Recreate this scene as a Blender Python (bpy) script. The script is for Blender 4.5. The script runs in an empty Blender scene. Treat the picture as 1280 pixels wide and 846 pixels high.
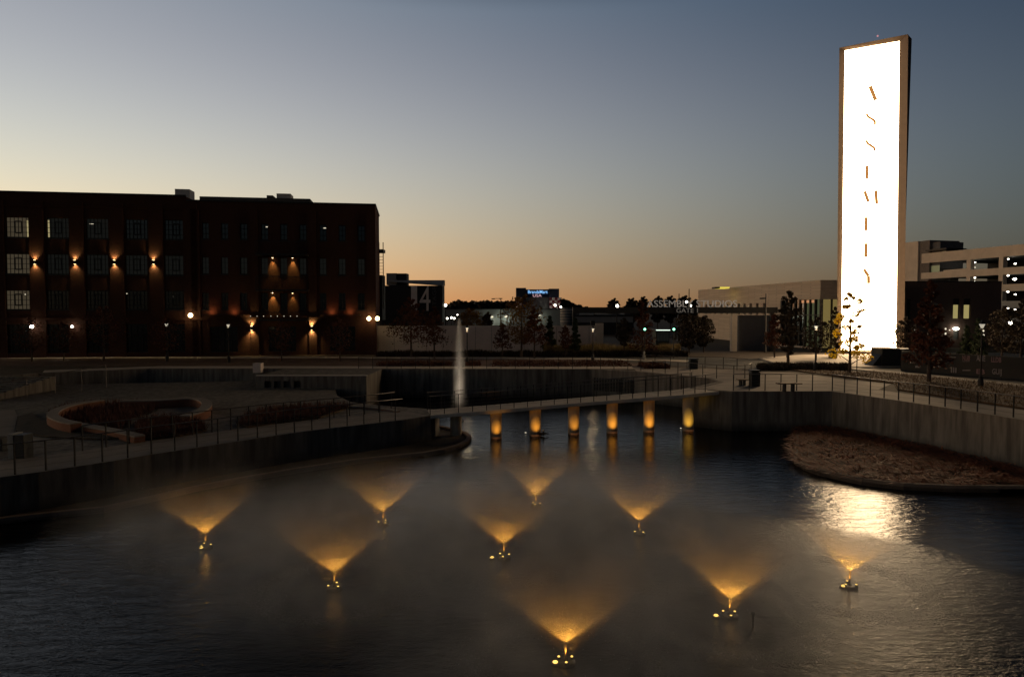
import bpy, bmesh, math, random
from mathutils import Vector, Matrix, noise
from mathutils.geometry import tessellate_polygon
R_ = math.radians
random.seed(7)
sc = bpy.context.scene
COL = sc.collection

# ---------------------------------------------------------------- camera
PITCH = R_(2.35); FPX = 853.333; CAMZ = 5.3
cd = bpy.data.cameras.new('camera'); cam = bpy.data.objects.new('camera', cd); COL.objects.link(cam)
sc.camera = cam
cd.sensor_width = 36.0; cd.lens = 24.0; cd.clip_start = 0.2; cd.clip_end = 4000
cam.location = (0, 0, CAMZ); cam.rotation_euler = (math.pi/2 - PITCH, 0, 0)

# ---------------------------------------------------------------- dusk sky
w = bpy.data.worlds.new('World'); sc.world = w; w.use_nodes = True
nt = w.node_tree; N = nt.nodes; L = nt.links
for n in list(N): N.remove(n)
def wn(t, **k):
    n = N.new(t)
    for a, b in k.items(): setattr(n, a, b)
    return n
def wm(op, a, b=None, clamp=False):
    n = wn('ShaderNodeMath', operation=op); n.use_clamp = clamp
    for i, v in enumerate((a, b)):
        if v is None: continue
        if isinstance(v, (int, float)): n.inputs[i].default_value = v
        else: L.new(v, n.inputs[i])
    return n.outputs[0]
tc = wn('ShaderNodeTexCoord'); sp = wn('ShaderNodeSeparateXYZ'); L.new(tc.outputs['Generated'], sp.inputs[0])
AZ = R_(-62)
zc = wm('MINIMUM', wm('MAXIMUM', sp.outputs[2], 0.0), 0.43)
hh = wm('SQRT', wm('ADD', wm('MULTIPLY', sp.outputs[0], sp.outputs[0]), wm('MULTIPLY', sp.outputs[1], sp.outputs[1])))
sdot = wm('ADD', wm('MULTIPLY', sp.outputs[0], math.sin(AZ)), wm('MULTIPLY', sp.outputs[1], math.cos(AZ)))
s_ = wm('DIVIDE', sdot, wm('MAXIMUM', hh, 0.02))
z2 = wm('MULTIPLY', zc, zc); s2 = wm('MULTIPLY', s_, s_); sz = wm('MULTIPLY', s_, zc); z3 = wm('MULTIPLY', z2, zc); sz2 = wm('MULTIPLY', s_, z2)
# dusk radiance: log colour over height above the horizon and angle from the afterglow
K = [[-2.041, 3.561, -18.498, 3.338, -0.813, -6.893, 9.824, 13.016], [-2.556, 10.683, -44.555, 2.613, -0.54, -4.278, 45.742, 7.078], [-3.229, 16.726, -58.386, 1.962, -0.414, -1.975, 60.099, 2.589]]
ch = []
for k in K:
    e = k[0]
    acc = wm('ADD', wm('MULTIPLY', zc, k[1]), k[0])
    for v, q in ((z2, k[2]), (s_, k[3]), (s2, k[4]), (sz, k[5]), (z3, k[6]), (sz2, k[7])):
        acc = wm('ADD', acc, wm('MULTIPLY', v, q))
    ch.append(wm('EXPONENT', acc))
cb = wn('ShaderNodeCombineColor')
for i in range(3): L.new(ch[i], cb.inputs[i])
sky = wn('ShaderNodeTexSky', sky_type='NISHITA'); sky.sun_disc = False
sky.sun_elevation = R_(-5); sky.sun_rotation = R_(-62)
# unseen sky shaped: dimmed to the west and overhead to hold ambient light down
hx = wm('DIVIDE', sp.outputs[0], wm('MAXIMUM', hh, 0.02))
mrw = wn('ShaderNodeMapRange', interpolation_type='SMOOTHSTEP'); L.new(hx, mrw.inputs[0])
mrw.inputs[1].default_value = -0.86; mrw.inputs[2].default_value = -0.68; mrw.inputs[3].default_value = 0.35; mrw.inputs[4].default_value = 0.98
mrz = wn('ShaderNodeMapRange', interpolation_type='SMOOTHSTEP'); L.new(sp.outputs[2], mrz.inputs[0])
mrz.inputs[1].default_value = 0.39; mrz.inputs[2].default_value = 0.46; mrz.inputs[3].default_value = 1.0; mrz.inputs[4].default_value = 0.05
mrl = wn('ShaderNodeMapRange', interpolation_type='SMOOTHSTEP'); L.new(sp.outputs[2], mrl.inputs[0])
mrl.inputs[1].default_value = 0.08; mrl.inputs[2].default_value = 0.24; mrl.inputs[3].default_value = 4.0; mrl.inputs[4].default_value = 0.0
inv = wm('SUBTRACT', 0.98, mrw.outputs[0])      # glow added low, left of the view, to light west-facing walls
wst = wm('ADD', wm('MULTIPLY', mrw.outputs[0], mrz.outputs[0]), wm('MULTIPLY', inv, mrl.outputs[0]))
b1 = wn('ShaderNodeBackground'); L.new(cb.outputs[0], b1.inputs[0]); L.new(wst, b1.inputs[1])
b2 = wn('ShaderNodeBackground'); L.new(sky.outputs[0], b2.inputs[0]); b2.inputs[1].default_value = 0.02
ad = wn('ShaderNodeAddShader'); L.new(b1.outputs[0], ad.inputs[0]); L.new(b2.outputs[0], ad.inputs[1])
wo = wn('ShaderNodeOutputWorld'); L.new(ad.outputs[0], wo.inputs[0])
# (the sun has set: no sun lamp)

vs = sc.view_settings
vs.view_transform = 'Standard'; vs.look = 'None'; vs.exposure = 0.0; vs.gamma = 1.0; vs.use_curve_mapping = False
sc.render.engine = 'CYCLES'
cy = sc.cycles
cy.use_denoising = True
try: cy.denoiser = 'OPENIMAGEDENOISE'
except Exception: pass
cy.max_bounces = 6; cy.diffuse_bounces = 2; cy.glossy_bounces = 3; cy.transmission_bounces = 2
cy.transparent_max_bounces = 12; cy.volume_bounces = 0
cy.volume_step_rate = 1.0; cy.volume_max_steps = 96
cy.use_adaptive_sampling = True; cy.adaptive_threshold = 0.02
cy.caustics_reflective = False; cy.caustics_refractive = False
cy.sample_clamp_indirect = 30.0

# ---------------------------------------------------------------- measuring helpers (turn surveyed sight lines into positions)
def ray(px, py):
    u = (px-640)/FPX; v = (py-423)/FPX
    return Vector((u, math.cos(PITCH)-v*math.sin(PITCH), -math.sin(PITCH)-v*math.cos(PITCH)))
def P(px, py, z=0.0):
    d = ray(px, py); t = (z-CAMZ)/d.z
    return Vector((d.x*t, d.y*t, z))
def PD(px, py, D):
    d = ray(px, py); t = D/d.y
    return Vector((d.x*t, D, CAMZ+d.z*t))
def PP(px, py, o, n):      # on the plane through o with normal n
    d = ray(px, py); c = Vector((0, 0, CAMZ)); t = (o-c).dot(n)/d.dot(n)
    return c+d*t

# ---------------------------------------------------------------- materials
MATS = {}
def mat(name, col, rough=0.8, var=0.25, scale=3.0, bump=0.0, metal=0.0, spec=0.4, emis=None, es=0.0, stretch=None, trans=0.0):
    m = bpy.data.materials.new(name); m.use_nodes = True
    t = m.node_tree; p = t.nodes['Principled BSDF']
    p.inputs['Roughness'].default_value = rough; p.inputs['Metallic'].default_value = metal
    p.inputs['Specular IOR Level'].default_value = spec
    c = (*col, 1)
    p.inputs['Base Color'].default_value = c
    if var > 0 or bump > 0:
        tx = t.nodes.new('ShaderNodeTexCoord'); mp = t.nodes.new('ShaderNodeMapping')
        t.links.new(tx.outputs['Object'], mp.inputs[0])
        if stretch: mp.inputs['Scale'].default_value = stretch
        nz = t.nodes.new('ShaderNodeTexNoise'); nz.inputs['Scale'].default_value = scale
        nz.inputs['Detail'].default_value = 6; nz.inputs['Roughness'].default_value = 0.65
        t.links.new(mp.outputs[0], nz.inputs[0])
        mr = t.nodes.new('ShaderNodeMapRange'); mr.inputs[1].default_value = 0.3; mr.inputs[2].default_value = 0.7
        mr.inputs[3].default_value = 1-var; mr.inputs[4].default_value = 1+var
        t.links.new(nz.outputs[0], mr.inputs[0])
        vm = t.nodes.new('ShaderNodeVectorMath'); vm.operation = 'SCALE'; vm.inputs[0].default_value = col
        t.links.new(mr.outputs[0], vm.inputs['Scale']); t.links.new(vm.outputs[0], p.inputs['Base Color'])
        if bump > 0:
            bp = t.nodes.new('ShaderNodeBump'); bp.inputs['Strength'].default_value = bump; bp.inputs['Distance'].default_value = 0.05
            t.links.new(nz.outputs[0], bp.inputs['Height']); t.links.new(bp.outputs[0], p.inputs['Normal'])
    if emis:
        p.inputs['Emission Color'].default_value = (*emis, 1); p.inputs['Emission Strength'].default_value = es
    MATS[name] = m
    return m
def brick(name, c1, c2, mortar, scale=1.0):
    m = mat(name, c1, 0.9, 0, spec=0.2); t = m.node_tree; p = t.nodes['Principled BSDF']
    tx = t.nodes.new('ShaderNodeTexCoord'); mp = t.nodes.new('ShaderNodeMapping')
    mp.inputs['Rotation'].default_value = (math.pi/2, 0, 0)
    b = t.nodes.new('ShaderNodeTexBrick'); b.inputs['Scale'].default_value = scale
    b.inputs['Color1'].default_value = (*c1, 1); b.inputs['Color2'].default_value = (*c2, 1); b.inputs['Mortar'].default_value = (*mortar, 1)
    b.inputs['Mortar Size'].default_value = 0.015
    t.links.new(tx.outputs['Object'], mp.inputs[0]); t.links.new(mp.outputs[0], b.inputs[0]); t.links.new(b.outputs[0], p.inputs['Base Color'])
    return m
concrete = mat('board_concrete', (0.175, 0.155, 0.135), 0.9, 0.35, 1.4, 0.5, stretch=(1, 1, 0.22))
_t = concrete.node_tree; _p = _t.nodes['Principled BSDF']; _l = _p.inputs['Base Color'].links[0].from_socket
_tx = _t.nodes.new('ShaderNodeTexCoord'); _sp = _t.nodes.new('ShaderNodeSeparateXYZ'); _t.links.new(_tx.outputs['Object'], _sp.inputs[0])
_mp = _t.nodes.new('ShaderNodeMapping'); _mp.inputs['Scale'].default_value = (2.2,2.2,.16); _t.links.new(_tx.outputs['Object'], _mp.inputs[0])
_n = _t.nodes.new('ShaderNodeTexNoise'); _n.inputs['Scale'].default_value = 1.6; _n.inputs['Detail'].default_value = 5; _t.links.new(_mp.outputs[0], _n.inputs[0])
_a = _t.nodes.new('ShaderNodeMath'); _a.operation = 'MULTIPLY_ADD'; _t.links.new(_n.outputs[0], _a.inputs[0]); _a.inputs[1].default_value = -.9; _t.links.new(_sp.outputs[2], _a.inputs[2])
_r = _t.nodes.new('ShaderNodeMapRange'); _t.links.new(_a.outputs[0], _r.inputs[0]); _r.inputs[1].default_value = -2.95; _r.inputs[2].default_value = -2.45; _r.inputs[3].default_value = .35; _r.inputs[4].default_value = 1.0
_r2 = _t.nodes.new('ShaderNodeMapRange'); _t.links.new(_n.outputs[0], _r2.inputs[0]); _r2.inputs[1].default_value = .35; _r2.inputs[2].default_value = .6; _r2.inputs[3].default_value = .6; _r2.inputs[4].default_value = 1.15
_m = _t.nodes.new('ShaderNodeMath'); _m.operation = 'MULTIPLY'; _t.links.new(_r.outputs[0], _m.inputs[0]); _t.links.new(_r2.outputs[0], _m.inputs[1])
_v = _t.nodes.new('ShaderNodeVectorMath'); _v.operation = 'SCALE'; _t.links.new(_l, _v.inputs[0]); _t.links.new(_m.outputs[0], _v.inputs['Scale']); _t.links.new(_v.outputs[0], _p.inputs['Base Color'])
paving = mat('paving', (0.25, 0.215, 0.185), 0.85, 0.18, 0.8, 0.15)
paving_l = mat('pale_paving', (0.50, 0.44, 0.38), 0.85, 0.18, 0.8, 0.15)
asphalt = mat('asphalt', (0.05, 0.048, 0.046), 0.8, 0.3, 2, 0.2)
earth = mat('earth', (0.05, 0.035, 0.025), 0.95, 0.5, 1.5, 0.6)
lawnm = mat('dormant_lawn', (0.085, 0.052, 0.028), 0.95, 0.5, 2.5, 0.8)
coping = mat('coping_stone', (0.62, 0.55, 0.48), 0.8, 0.15, 2)
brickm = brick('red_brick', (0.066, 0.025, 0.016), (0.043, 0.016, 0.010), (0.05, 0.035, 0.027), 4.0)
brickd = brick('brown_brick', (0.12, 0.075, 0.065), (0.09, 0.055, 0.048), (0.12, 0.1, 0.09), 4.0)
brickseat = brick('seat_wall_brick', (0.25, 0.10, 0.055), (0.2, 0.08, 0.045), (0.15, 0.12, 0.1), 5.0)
stonem = brick('limestone_blocks', (0.68, 0.57, 0.45), (0.56, 0.46, 0.36), (0.5, 0.42, 0.34), 1.1)
darkmetal = mat('dark_metal', (0.03, 0.028, 0.027), 0.5, 0.2, 6, metal=0.6)
steel = mat('rail_steel', (0.16, 0.14, 0.13), 0.4, 0.15, 8, metal=0.7)
blackpanel = mat('black_panel', (0.012, 0.012, 0.013), 0.6, 0.2, 0.5)
whitewall = mat('pale_render', (0.72, 0.62, 0.57), 0.9, 0.12, 0.5)
greywall = mat('grey_cladding', (0.22, 0.22, 0.22), 0.9, 0.15, 0.3)
precast = mat('precast_concrete', (0.66, 0.57, 0.47), 0.9, 0.12, 0.5)
glassd = mat('dark_glass', (0.012, 0.014, 0.014), 0.12, 0.0, spec=0.9)
slate = mat('roof_membrane', (0.08, 0.08, 0.08), 0.9, 0.2, 1)
unit_m = mat('galvanised_unit', (0.5, 0.5, 0.5), 0.6, 0.1, 2)
letter_m = mat('letter_metal_added_glow', (0.6, 0.58, 0.55), 0.5, 0.05, 2, emis=(1,.97,.92), es=.075)  # unlit letters, with a faint glow added so they stand out
bark = mat('bark', (0.07, 0.05, 0.04), 0.95, 0.3, 8, 0.5)
plastic = mat('dark_enamel', (0.02, 0.022, 0.022), 0.45, 0.2, 4)
panel_w = mat('pale_panel', (0.3, 0.29, 0.26), 0.7, 0.1, 3)
woodm = mat('bench_timber', (0.22, 0.15, 0.1), 0.7, 0.3, 6, 0.2, stretch=(1, 8, 8))
feather = mat('dark_feather', (0.018, 0.016, 0.014), 0.8, 0.3, 12)
featherw = mat('white_feather', (0.8, 0.8, 0.8), 0.8, 0.05, 12)
def leaf(name, col, var=0.6): 
    m = mat(name, col, 0.7, var, 1.2, spec=0.2)
    return m
leaf_red = leaf('russet_leaves', (0.10, 0.035, 0.018)); leaf_gold = leaf('golden_leaves', (0.17, 0.085, 0.02))
leaf_green = leaf('evergreen_leaves', (0.035, 0.05, 0.025)); leaf_yel = leaf('yellow_leaves', (0.25, 0.16, 0.02), 0.3)
_t = leaf_yel.node_tree; _p = _t.nodes['Principled BSDF']; _tr = _t.nodes.new('ShaderNodeBsdfTranslucent'); _tr.inputs[0].default_value = (.85,.55,.03,1)
_mx = _t.nodes.new('ShaderNodeMixShader'); _mx.inputs[0].default_value = .6; _o = _t.nodes['Material Output']
_t.links.new(_p.outputs[0],_mx.inputs[1]); _t.links.new(_tr.outputs[0],_mx.inputs[2]); _t.links.new(_mx.outputs[0],_o.inputs[0])
leaf_dark = leaf('dark_leaves', (0.045, 0.032, 0.02)); grass_gold = leaf('dry_grass', (0.30, 0.22, 0.09), 0.5)
reed = mat('flattened_reeds', (0.36, 0.13, 0.07), 0.6, 0.7, 2, spec=.15)
def glow(name, col, s):
    return mat(name, (0.04, 0.04, 0.04), 0.5, 0, emis=col, es=s)
lamp_warm = glow('warm_lamp', (1, 0.72, 0.32), 14); lamp_white = glow('white_lamp', (1, 0.93, 0.75), 14)
lamp_soft = glow('soft_lamp', (1, 0.88, 0.66), 0.9); lantern_m = glow('lantern_glow', (1, 0.9, 0.7), 0.42); lamp_green = glow('green_signal', (0.25, 1, 0.6), 5)
lamp_amber = glow('amber_lamp', (1, 0.60, 0.13), 2.6); tube = glow('light_tube', (0.85, 1, 0.85), 1.6)
win_tan = glow('lit_pane', (1, 0.78, 0.48), 0.05); win_tanb = glow('bright_lit_pane', (1, 0.82, 0.40), 0.33)
win_olive = glow('olive_lit_pane', (0.75, 0.62, 0.24), 0.42); win_dim = glow('dim_lit_pane', (0.6, 0.62, 0.5), 0.008)
lobby = glow('lobby_glow', (0.75, 0.55, 0.18), 0.22); lobby_green = glow('lobby_green_glow', (0.45, 0.55, 0.25), 0.10)
lobby_warm = glow('lobby_ceiling_glow', (1, 0.45, 0.2), 0.5)
roof_yel = glow('roof_light_panel', (1, 0.8, 0.12), 0.75)
screen_m = glow('led_screen', (1.0, 0.70, 0.40), 18.0)
stroke_m = glow('led_letter', (0.62, 0.26, 0.07), 0.8)
sign_blue = glow('blue_sign_letters', (0.25, 0.55, 1.0), 1.1); sign_pink = glow('pink_sign_letters', (0.9, 0.55, 0.6), 0.55)
for m in (lamp_warm, lamp_white, lamp_soft, lamp_green, lamp_amber, tube, win_tan, win_dim, win_olive, win_tanb, sign_blue, sign_pink, stroke_m):
    try: m.cycles.emission_sampling = 'NONE'
    except Exception: pass

# ---------------------------------------------------------------- mesh helpers
class MB:
    def __init__(s): s.v = []; s.f = []; s.smooth = False
    def add(s, vs, fs):
        n = len(s.v); s.v += [Vector(v) for v in vs]; s.f += [tuple(n+i for i in f) for f in fs]; return s
    def box(s, a, b):
        (x0, y0, z0), (x1, y1, z1) = a, b
        return s.add([(x0,y0,z0),(x1,y0,z0),(x1,y1,z0),(x0,y1,z0),(x0,y0,z1),(x1,y0,z1),(x1,y1,z1),(x0,y1,z1)],
              [(0,3,2,1),(4,5,6,7),(0,1,5,4),(1,2,6,5),(2,3,7,6),(3,0,4,7)])
    def obox(s, o, u, n, a, b):      # box in frame o,u(along),n(depth),z
        (x0, y0, z0), (x1, y1, z1) = a, b
        c = [(x0,y0,z0),(x1,y0,z0),(x1,y1,z0),(x0,y1,z0),(x0,y0,z1),(x1,y0,z1),(x1,y1,z1),(x0,y1,z1)]
        return s.add([o+u*x+n*y+Vector((0,0,z)) for x,y,z in c], [(0,3,2,1),(4,5,6,7),(0,1,5,4),(1,2,6,5),(2,3,7,6),(3,0,4,7)])
    def quad(s, *p): return s.add(p, [(0,1,2,3)])
    def prism(s, poly, z0, z1, top=True, bottom=True):
        n = len(poly)
        ar = sum(poly[i][0]*poly[(i+1)%n][1]-poly[(i+1)%n][0]*poly[i][1] for i in range(n))
        if ar < 0: poly = list(reversed(poly))
        z0f = z0 if callable(z0) else (lambda p: z0); z1f = z1 if callable(z1) else (lambda p: z1)
        vs = [(p[0],p[1],z0f(p)) for p in poly]+[(p[0],p[1],z1f(p)) for p in poly]
        fs = [(i,(i+1)%n,n+(i+1)%n,n+i) for i in range(n)]
        tri = tessellate_polygon([[Vector((p[0],p[1],0)) for p in poly]])
        for t in tri:
            a,b,c = t
            A,B,C = (Vector(poly[k][:2]) for k in t)
            if (B-A).cross(C-A) < 0: a,c = c,a
            if top: fs.append((n+a,n+b,n+c))
            if bottom: fs.append((c,b,a))
        return s.add(vs, fs)
    def tube(s, pts, r, n=8, cap=True, taper=None):
        pts = [Vector(p) for p in pts]; rings = []
        base = len(s.v)
        for i, p in enumerate(pts):
            d = (pts[min(i+1,len(pts)-1)]-pts[max(i-1,0)])
            if d.length < 1e-9: d = Vector((0,0,1))
            d.normalize()
            a = d.cross(Vector((0,0,1)) if abs(d.z) < .9 else Vector((1,0,0))).normalized(); b = d.cross(a)
            rr = r if not taper else taper[i]
            for k in range(n):
                t = 2*math.pi*k/n
                s.v.append(p+a*(math.cos(t)*rr)+b*(math.sin(t)*rr))
        for i in range(len(pts)-1):
            for k in range(n):
                s.f.append((base+i*n+k, base+i*n+(k+1)%n, base+(i+1)*n+(k+1)%n, base+(i+1)*n+k))
        if cap:
            s.f.append(tuple(base+k for k in reversed(range(n)))); e = base+(len(pts)-1)*n
            s.f.append(tuple(e+k for k in range(n)))
        return s
    def lathe(s, prof, o=(0,0,0), n=16):
        o = Vector(o); base = len(s.v)
        for r, z in prof:
            for k in range(n):
                t = 2*math.pi*k/n; s.v.append(o+Vector((r*math.cos(t), r*math.sin(t), z)))
        for i in range(len(prof)-1):
            for k in range(n):
                s.f.append((base+i*n+k, base+i*n+(k+1)%n, base+(i+1)*n+(k+1)%n, base+(i+1)*n+k))
        s.f.append(tuple(base+k for k in reversed(range(n)))); e = base+(len(prof)-1)*n
        s.f.append(tuple(e+k for k in range(n)))
        return s
    def ball(s, o, r, n=10, sx=1, sy=1, sz=1):
        o = Vector(o); prof = []
        base = len(s.v); m = n//2+1
        for i in range(m+1):
            ph = math.pi*i/m
            for k in range(n):
                t = 2*math.pi*k/n
                rr = max(math.sin(ph), 0.02)*r
                s.v.append(o+Vector((rr*math.cos(t)*sx, rr*math.sin(t)*sy, -math.cos(ph)*r*sz)))
        for i in range(m):
            for k in range(n):
                s.f.append((base+i*n+k, base+i*n+(k+1)%n, base+(i+1)*n+(k+1)%n, base+(i+1)*n+k))
        s.f.append(tuple(base+k for k in reversed(range(n)))); e = base+m*n
        s.f.append(tuple(e+k for k in range(n)))
        return s
    def build(s, name, m, parent=None, smooth=False, bevel=0):
        off = Vector((0,0,0)); q = parent
        while q is not None: off += Vector(q.location); q = q.parent
        me = bpy.data.meshes.new(name)
        me.from_pydata([tuple(v-off) for v in s.v], [], s.f); me.update()
        me.materials.append(m)
        if smooth:
            for p in me.polygons: p.use_smooth = True
        o = bpy.data.objects.new(name, me); COL.objects.link(o); o.parent = parent
        if bevel:
            b = o.modifiers.new('bevel', 'BEVEL'); b.width = bevel; b.segments = 2
        return o
def tag(o, label=None, cat=None, group=None, kind=None):
    if label: o['label'] = label
    if cat: o['category'] = cat
    if group: o['group'] = group
    if kind: o['kind'] = kind
    return o
def thing(name, loc, label, cat, group=None):
    o = bpy.data.objects.new(name, None); COL.objects.link(o); o.location = loc
    o.empty_display_size = 0.2
    return tag(o, label, cat, group)
def text_mesh(name, txt, size, o, u, up, m, parent, depth=0.04, fit=None, align='LEFT', shear=0, bold=0.0):
    """flat lettering extruded a little; o lower-left, u along, up upwards; fit = total width"""
    c = bpy.data.curves.new(name, 'FONT'); c.body = txt; c.size = size; c.extrude = depth; c.offset = bold; c.shear = shear
    c.resolution_u = 3
    t = bpy.data.objects.new(name, c); COL.objects.link(t)
    bpy.context.view_layer.update()
    dg = bpy.context.evaluated_depsgraph_get()
    me = bpy.data.meshes.new_from_object(t.evaluated_get(dg)); me.name = name
    bpy.data.objects.remove(t); bpy.data.curves.remove(c)
    xs = [v.co.x for v in me.vertices]; ys = [v.co.y for v in me.vertices]
    x0, x1, y0, y1 = min(xs), max(xs), min(ys), max(ys)
    fx = (fit/(x1-x0)) if fit else 1; fy = size/(y1-y0) if fit else 1
    nrm = u.cross(up).normalized()
    off = Vector((0,0,0)); q = parent
    while q is not None: off += Vector(q.location); q = q.parent
    for v in me.vertices:
        x = (v.co.x-x0)*fx; y = (v.co.y-y0)*fy
        v.co = o+u*x+up*y+nrm*v.co.z-off
    me.materials.clear(); me.materials.append(m)
    ob = bpy.data.objects.new(name, me); COL.objects.link(ob); ob.parent = parent
    return ob
def copy_tree(o, parent=None):
    c = o.copy(); COL.objects.link(c); c.parent = parent
    for ch_ in [x for x in bpy.data.objects if x.parent == o]: copy_tree(ch_, c)
    return c
def add_light(name, kind, loc, power, col, parent=None, size=0.05, rot=None, angle=None, blend=0.5):
    l = bpy.data.lights.new(name, kind); l.energy = power; l.color = col; l.shadow_soft_size = size
    if kind == 'SPOT': l.spot_size = angle; l.spot_blend = blend
    o = bpy.data.objects.new(name, l); COL.objects.link(o)
    off = Vector((0,0,0)); q = parent
    while q is not None: off += Vector(q.location); q = q.parent
    o.location = Vector(loc)-off; o.parent = parent
    if rot: o.rotation_euler = rot
    return o
def holed(mb, o, u, n, s0, s1, z0, z1, holes, depth):
    """wall face in the plane o + s*u + z, with openings whose reveals run back along n by depth"""
    ss = sorted({s0, s1, *[h[0] for h in holes], *[h[1] for h in holes]}); zs = sorted({z0, z1, *[h[2] for h in holes], *[h[3] for h in holes]})
    Z = Vector((0,0,1))
    def q(a, b, c, d): return [o+u*a+Z*c, o+u*b+Z*c, o+u*b+Z*d, o+u*a+Z*d]
    # merge cells row by row
    for j in range(len(zs)-1):
        zc_ = (zs[j]+zs[j+1])/2; run = None
        for i in range(len(ss)-1):
            sc_ = (ss[i]+ss[i+1])/2
            inside = any(h[0] < sc_ < h[1] and h[2] < zc_ < h[3] for h in holes)
            if not inside: run = (run[0], ss[i+1]) if run else (ss[i], ss[i+1])
            if inside and run: mb.quad(*q(run[0], run[1], zs[j], zs[j+1])); run = None
        if run: mb.quad(*q(run[0], run[1], zs[j], zs[j+1]))
    for a, b, c, d in holes:
        p = q(a, b, c, d); pb = [x+n*depth for x in p]
        for k in range(4): mb.quad(p[(k+1)%4], p[k], pb[k], pb[(k+1)%4])
Z = Vector((0,0,1))

# ================================================================ WATER
WZ = -2.6
wm_ = bpy.data.materials.new('pond_water'); wm_.use_nodes = True
t = wm_.node_tree; p = t.nodes['Principled BSDF']
p.inputs['Base Color'].default_value = (0.006, 0.005, 0.004, 1); p.inputs['Roughness'].default_value = 0.04; p.inputs['IOR'].default_value = 1.21
tx = t.nodes.new('ShaderNodeTexCoord')
def tnoise(scale, st, detail=4, rough=0.6, dist=0.0):
    mp = t.nodes.new('ShaderNodeMapping'); mp.inputs['Scale'].default_value = st; t.links.new(tx.outputs['Object'], mp.inputs[0])
    nz = t.nodes.new('ShaderNodeTexNoise'); nz.inputs['Scale'].default_value = scale; nz.inputs['Detail'].default_value = detail
    nz.inputs['Roughness'].default_value = rough; nz.inputs['Distortion'].default_value = dist
    t.links.new(mp.outputs[0], nz.inputs[0]); return nz.outputs[0]
def tm(op, a, b=None, clamp=False):
    n = t.nodes.new('ShaderNodeMath'); n.operation = op; n.use_clamp = clamp
    for i, v in enumerate((a, b)):
        if v is None: continue
        if isinstance(v, (int, float)): n.inputs[i].default_value = v
        else: t.links.new(v, n.inputs[i])
    return n.outputs[0]
calm = tnoise(1.0, (1.25, 3.3, 1), 4, 0.6, 0.5)
fine = tnoise(1.0, (9, 14, 1), 3, 0.6)
splash = tnoise(1.0, (13, 19, 1), 4, 0.75)
# zone roughened by falling drops: a wide disc round the sprays
sx = t.nodes.new('ShaderNodeSeparateXYZ'); t.links.new(tx.outputs['Object'], sx.inputs[0])
dx = tm('SUBTRACT', sx.outputs[0], 3.2); dy = tm('SUBTRACT', sx.outputs[1], 14.5)
dist = tm('SQRT', tm('ADD', tm('MULTIPLY', dx, dx), tm('MULTIPLY', dy, dy)))
wob = tnoise(0.9, (1, 1, 1), 3, 0.6)
wdt_ = tm('ADD', tm('MULTIPLY', tm('MAXIMUM', tm('MULTIPLY', sx.outputs[0], -1.0), 0.0), 0.8), 1.2)   # softer edge towards the left
edge_ = tm('DIVIDE', tm('SUBTRACT', 14.9, tm('ADD', dist, tm('MULTIPLY', wob, 2.2))), wdt_, True)
zone = edge_

hgt = tm('ADD', tm('MULTIPLY', calm, 0.029), tm('MULTIPLY', fine, 0.006))
hgt = tm('ADD', hgt, tm('MULTIPLY', tm('ADD', tm('MULTIPLY', splash, 0.0085), tm('MULTIPLY', tnoise(1.0, (3.5, 7, 1), 4, 0.7, 0.3), 0.021)), zone))
# rings of broken water where the drops of each fountain land
md = None
for fx_, fy_ in ((257,684),(479,655),(670,632),(799,667),(630,697),(418,735),(912,770),(1062,733),(707,828)):
    q_ = P(fx_, fy_, WZ)
    ax_ = tm('SUBTRACT', sx.outputs[0], q_.x); ay_ = tm('SUBTRACT', sx.outputs[1], q_.y)
    d_ = tm('SQRT', tm('ADD', tm('MULTIPLY', ax_, ax_), tm('MULTIPLY', ay_, ay_)))
    md = d_ if md is None else tm('MINIMUM', md, d_)
e_ = tm('DIVIDE', tm('SUBTRACT', tm('ADD', md, tm('MULTIPLY', wob, 0.5)), 2.25), 0.42)
ringm = tm('EXPONENT', tm('MULTIPLY', tm('MULTIPLY', e_, e_), -1.0))
speck = tnoise(1.0, (22, 22, 1), 2, 0.8)
foam = tm('MULTIPLY', ringm, tm('MULTIPLY', tm('SUBTRACT', speck, 0.42, True), 3.0), True)
fm = t.nodes.new('ShaderNodeMix'); fm.data_type = 'RGBA'; t.links.new(foam, fm.inputs[0])
fm.inputs[6].default_value = (0.006, 0.005, 0.004, 1); fm.inputs[7].default_value = (0.30, 0.29, 0.27, 1)
t.links.new(fm.outputs[2], p.inputs['Base Color'])
hgt = tm('ADD', hgt, tm('MULTIPLY', tm('MULTIPLY', ringm, speck), 0.010))
bp = t.nodes.new('ShaderNodeBump'); bp.inputs['Strength'].default_value = 1.0; bp.inputs['Distance'].default_value = 1.0
t.links.new(hgt, bp.inputs['Height']); t.links.new(bp.outputs[0], p.inputs['Normal'])
rgh = tm('ADD', tm('MULTIPLY', zone, 0.04), 0.03); t.links.new(rgh, p.inputs['Roughness'])
mb = MB(); mb.quad((-60,-75,WZ),(60,-75,WZ),(60,70,WZ),(-60,70,WZ))
tag(mb.build('water', wm_), kind='structure')

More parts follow.
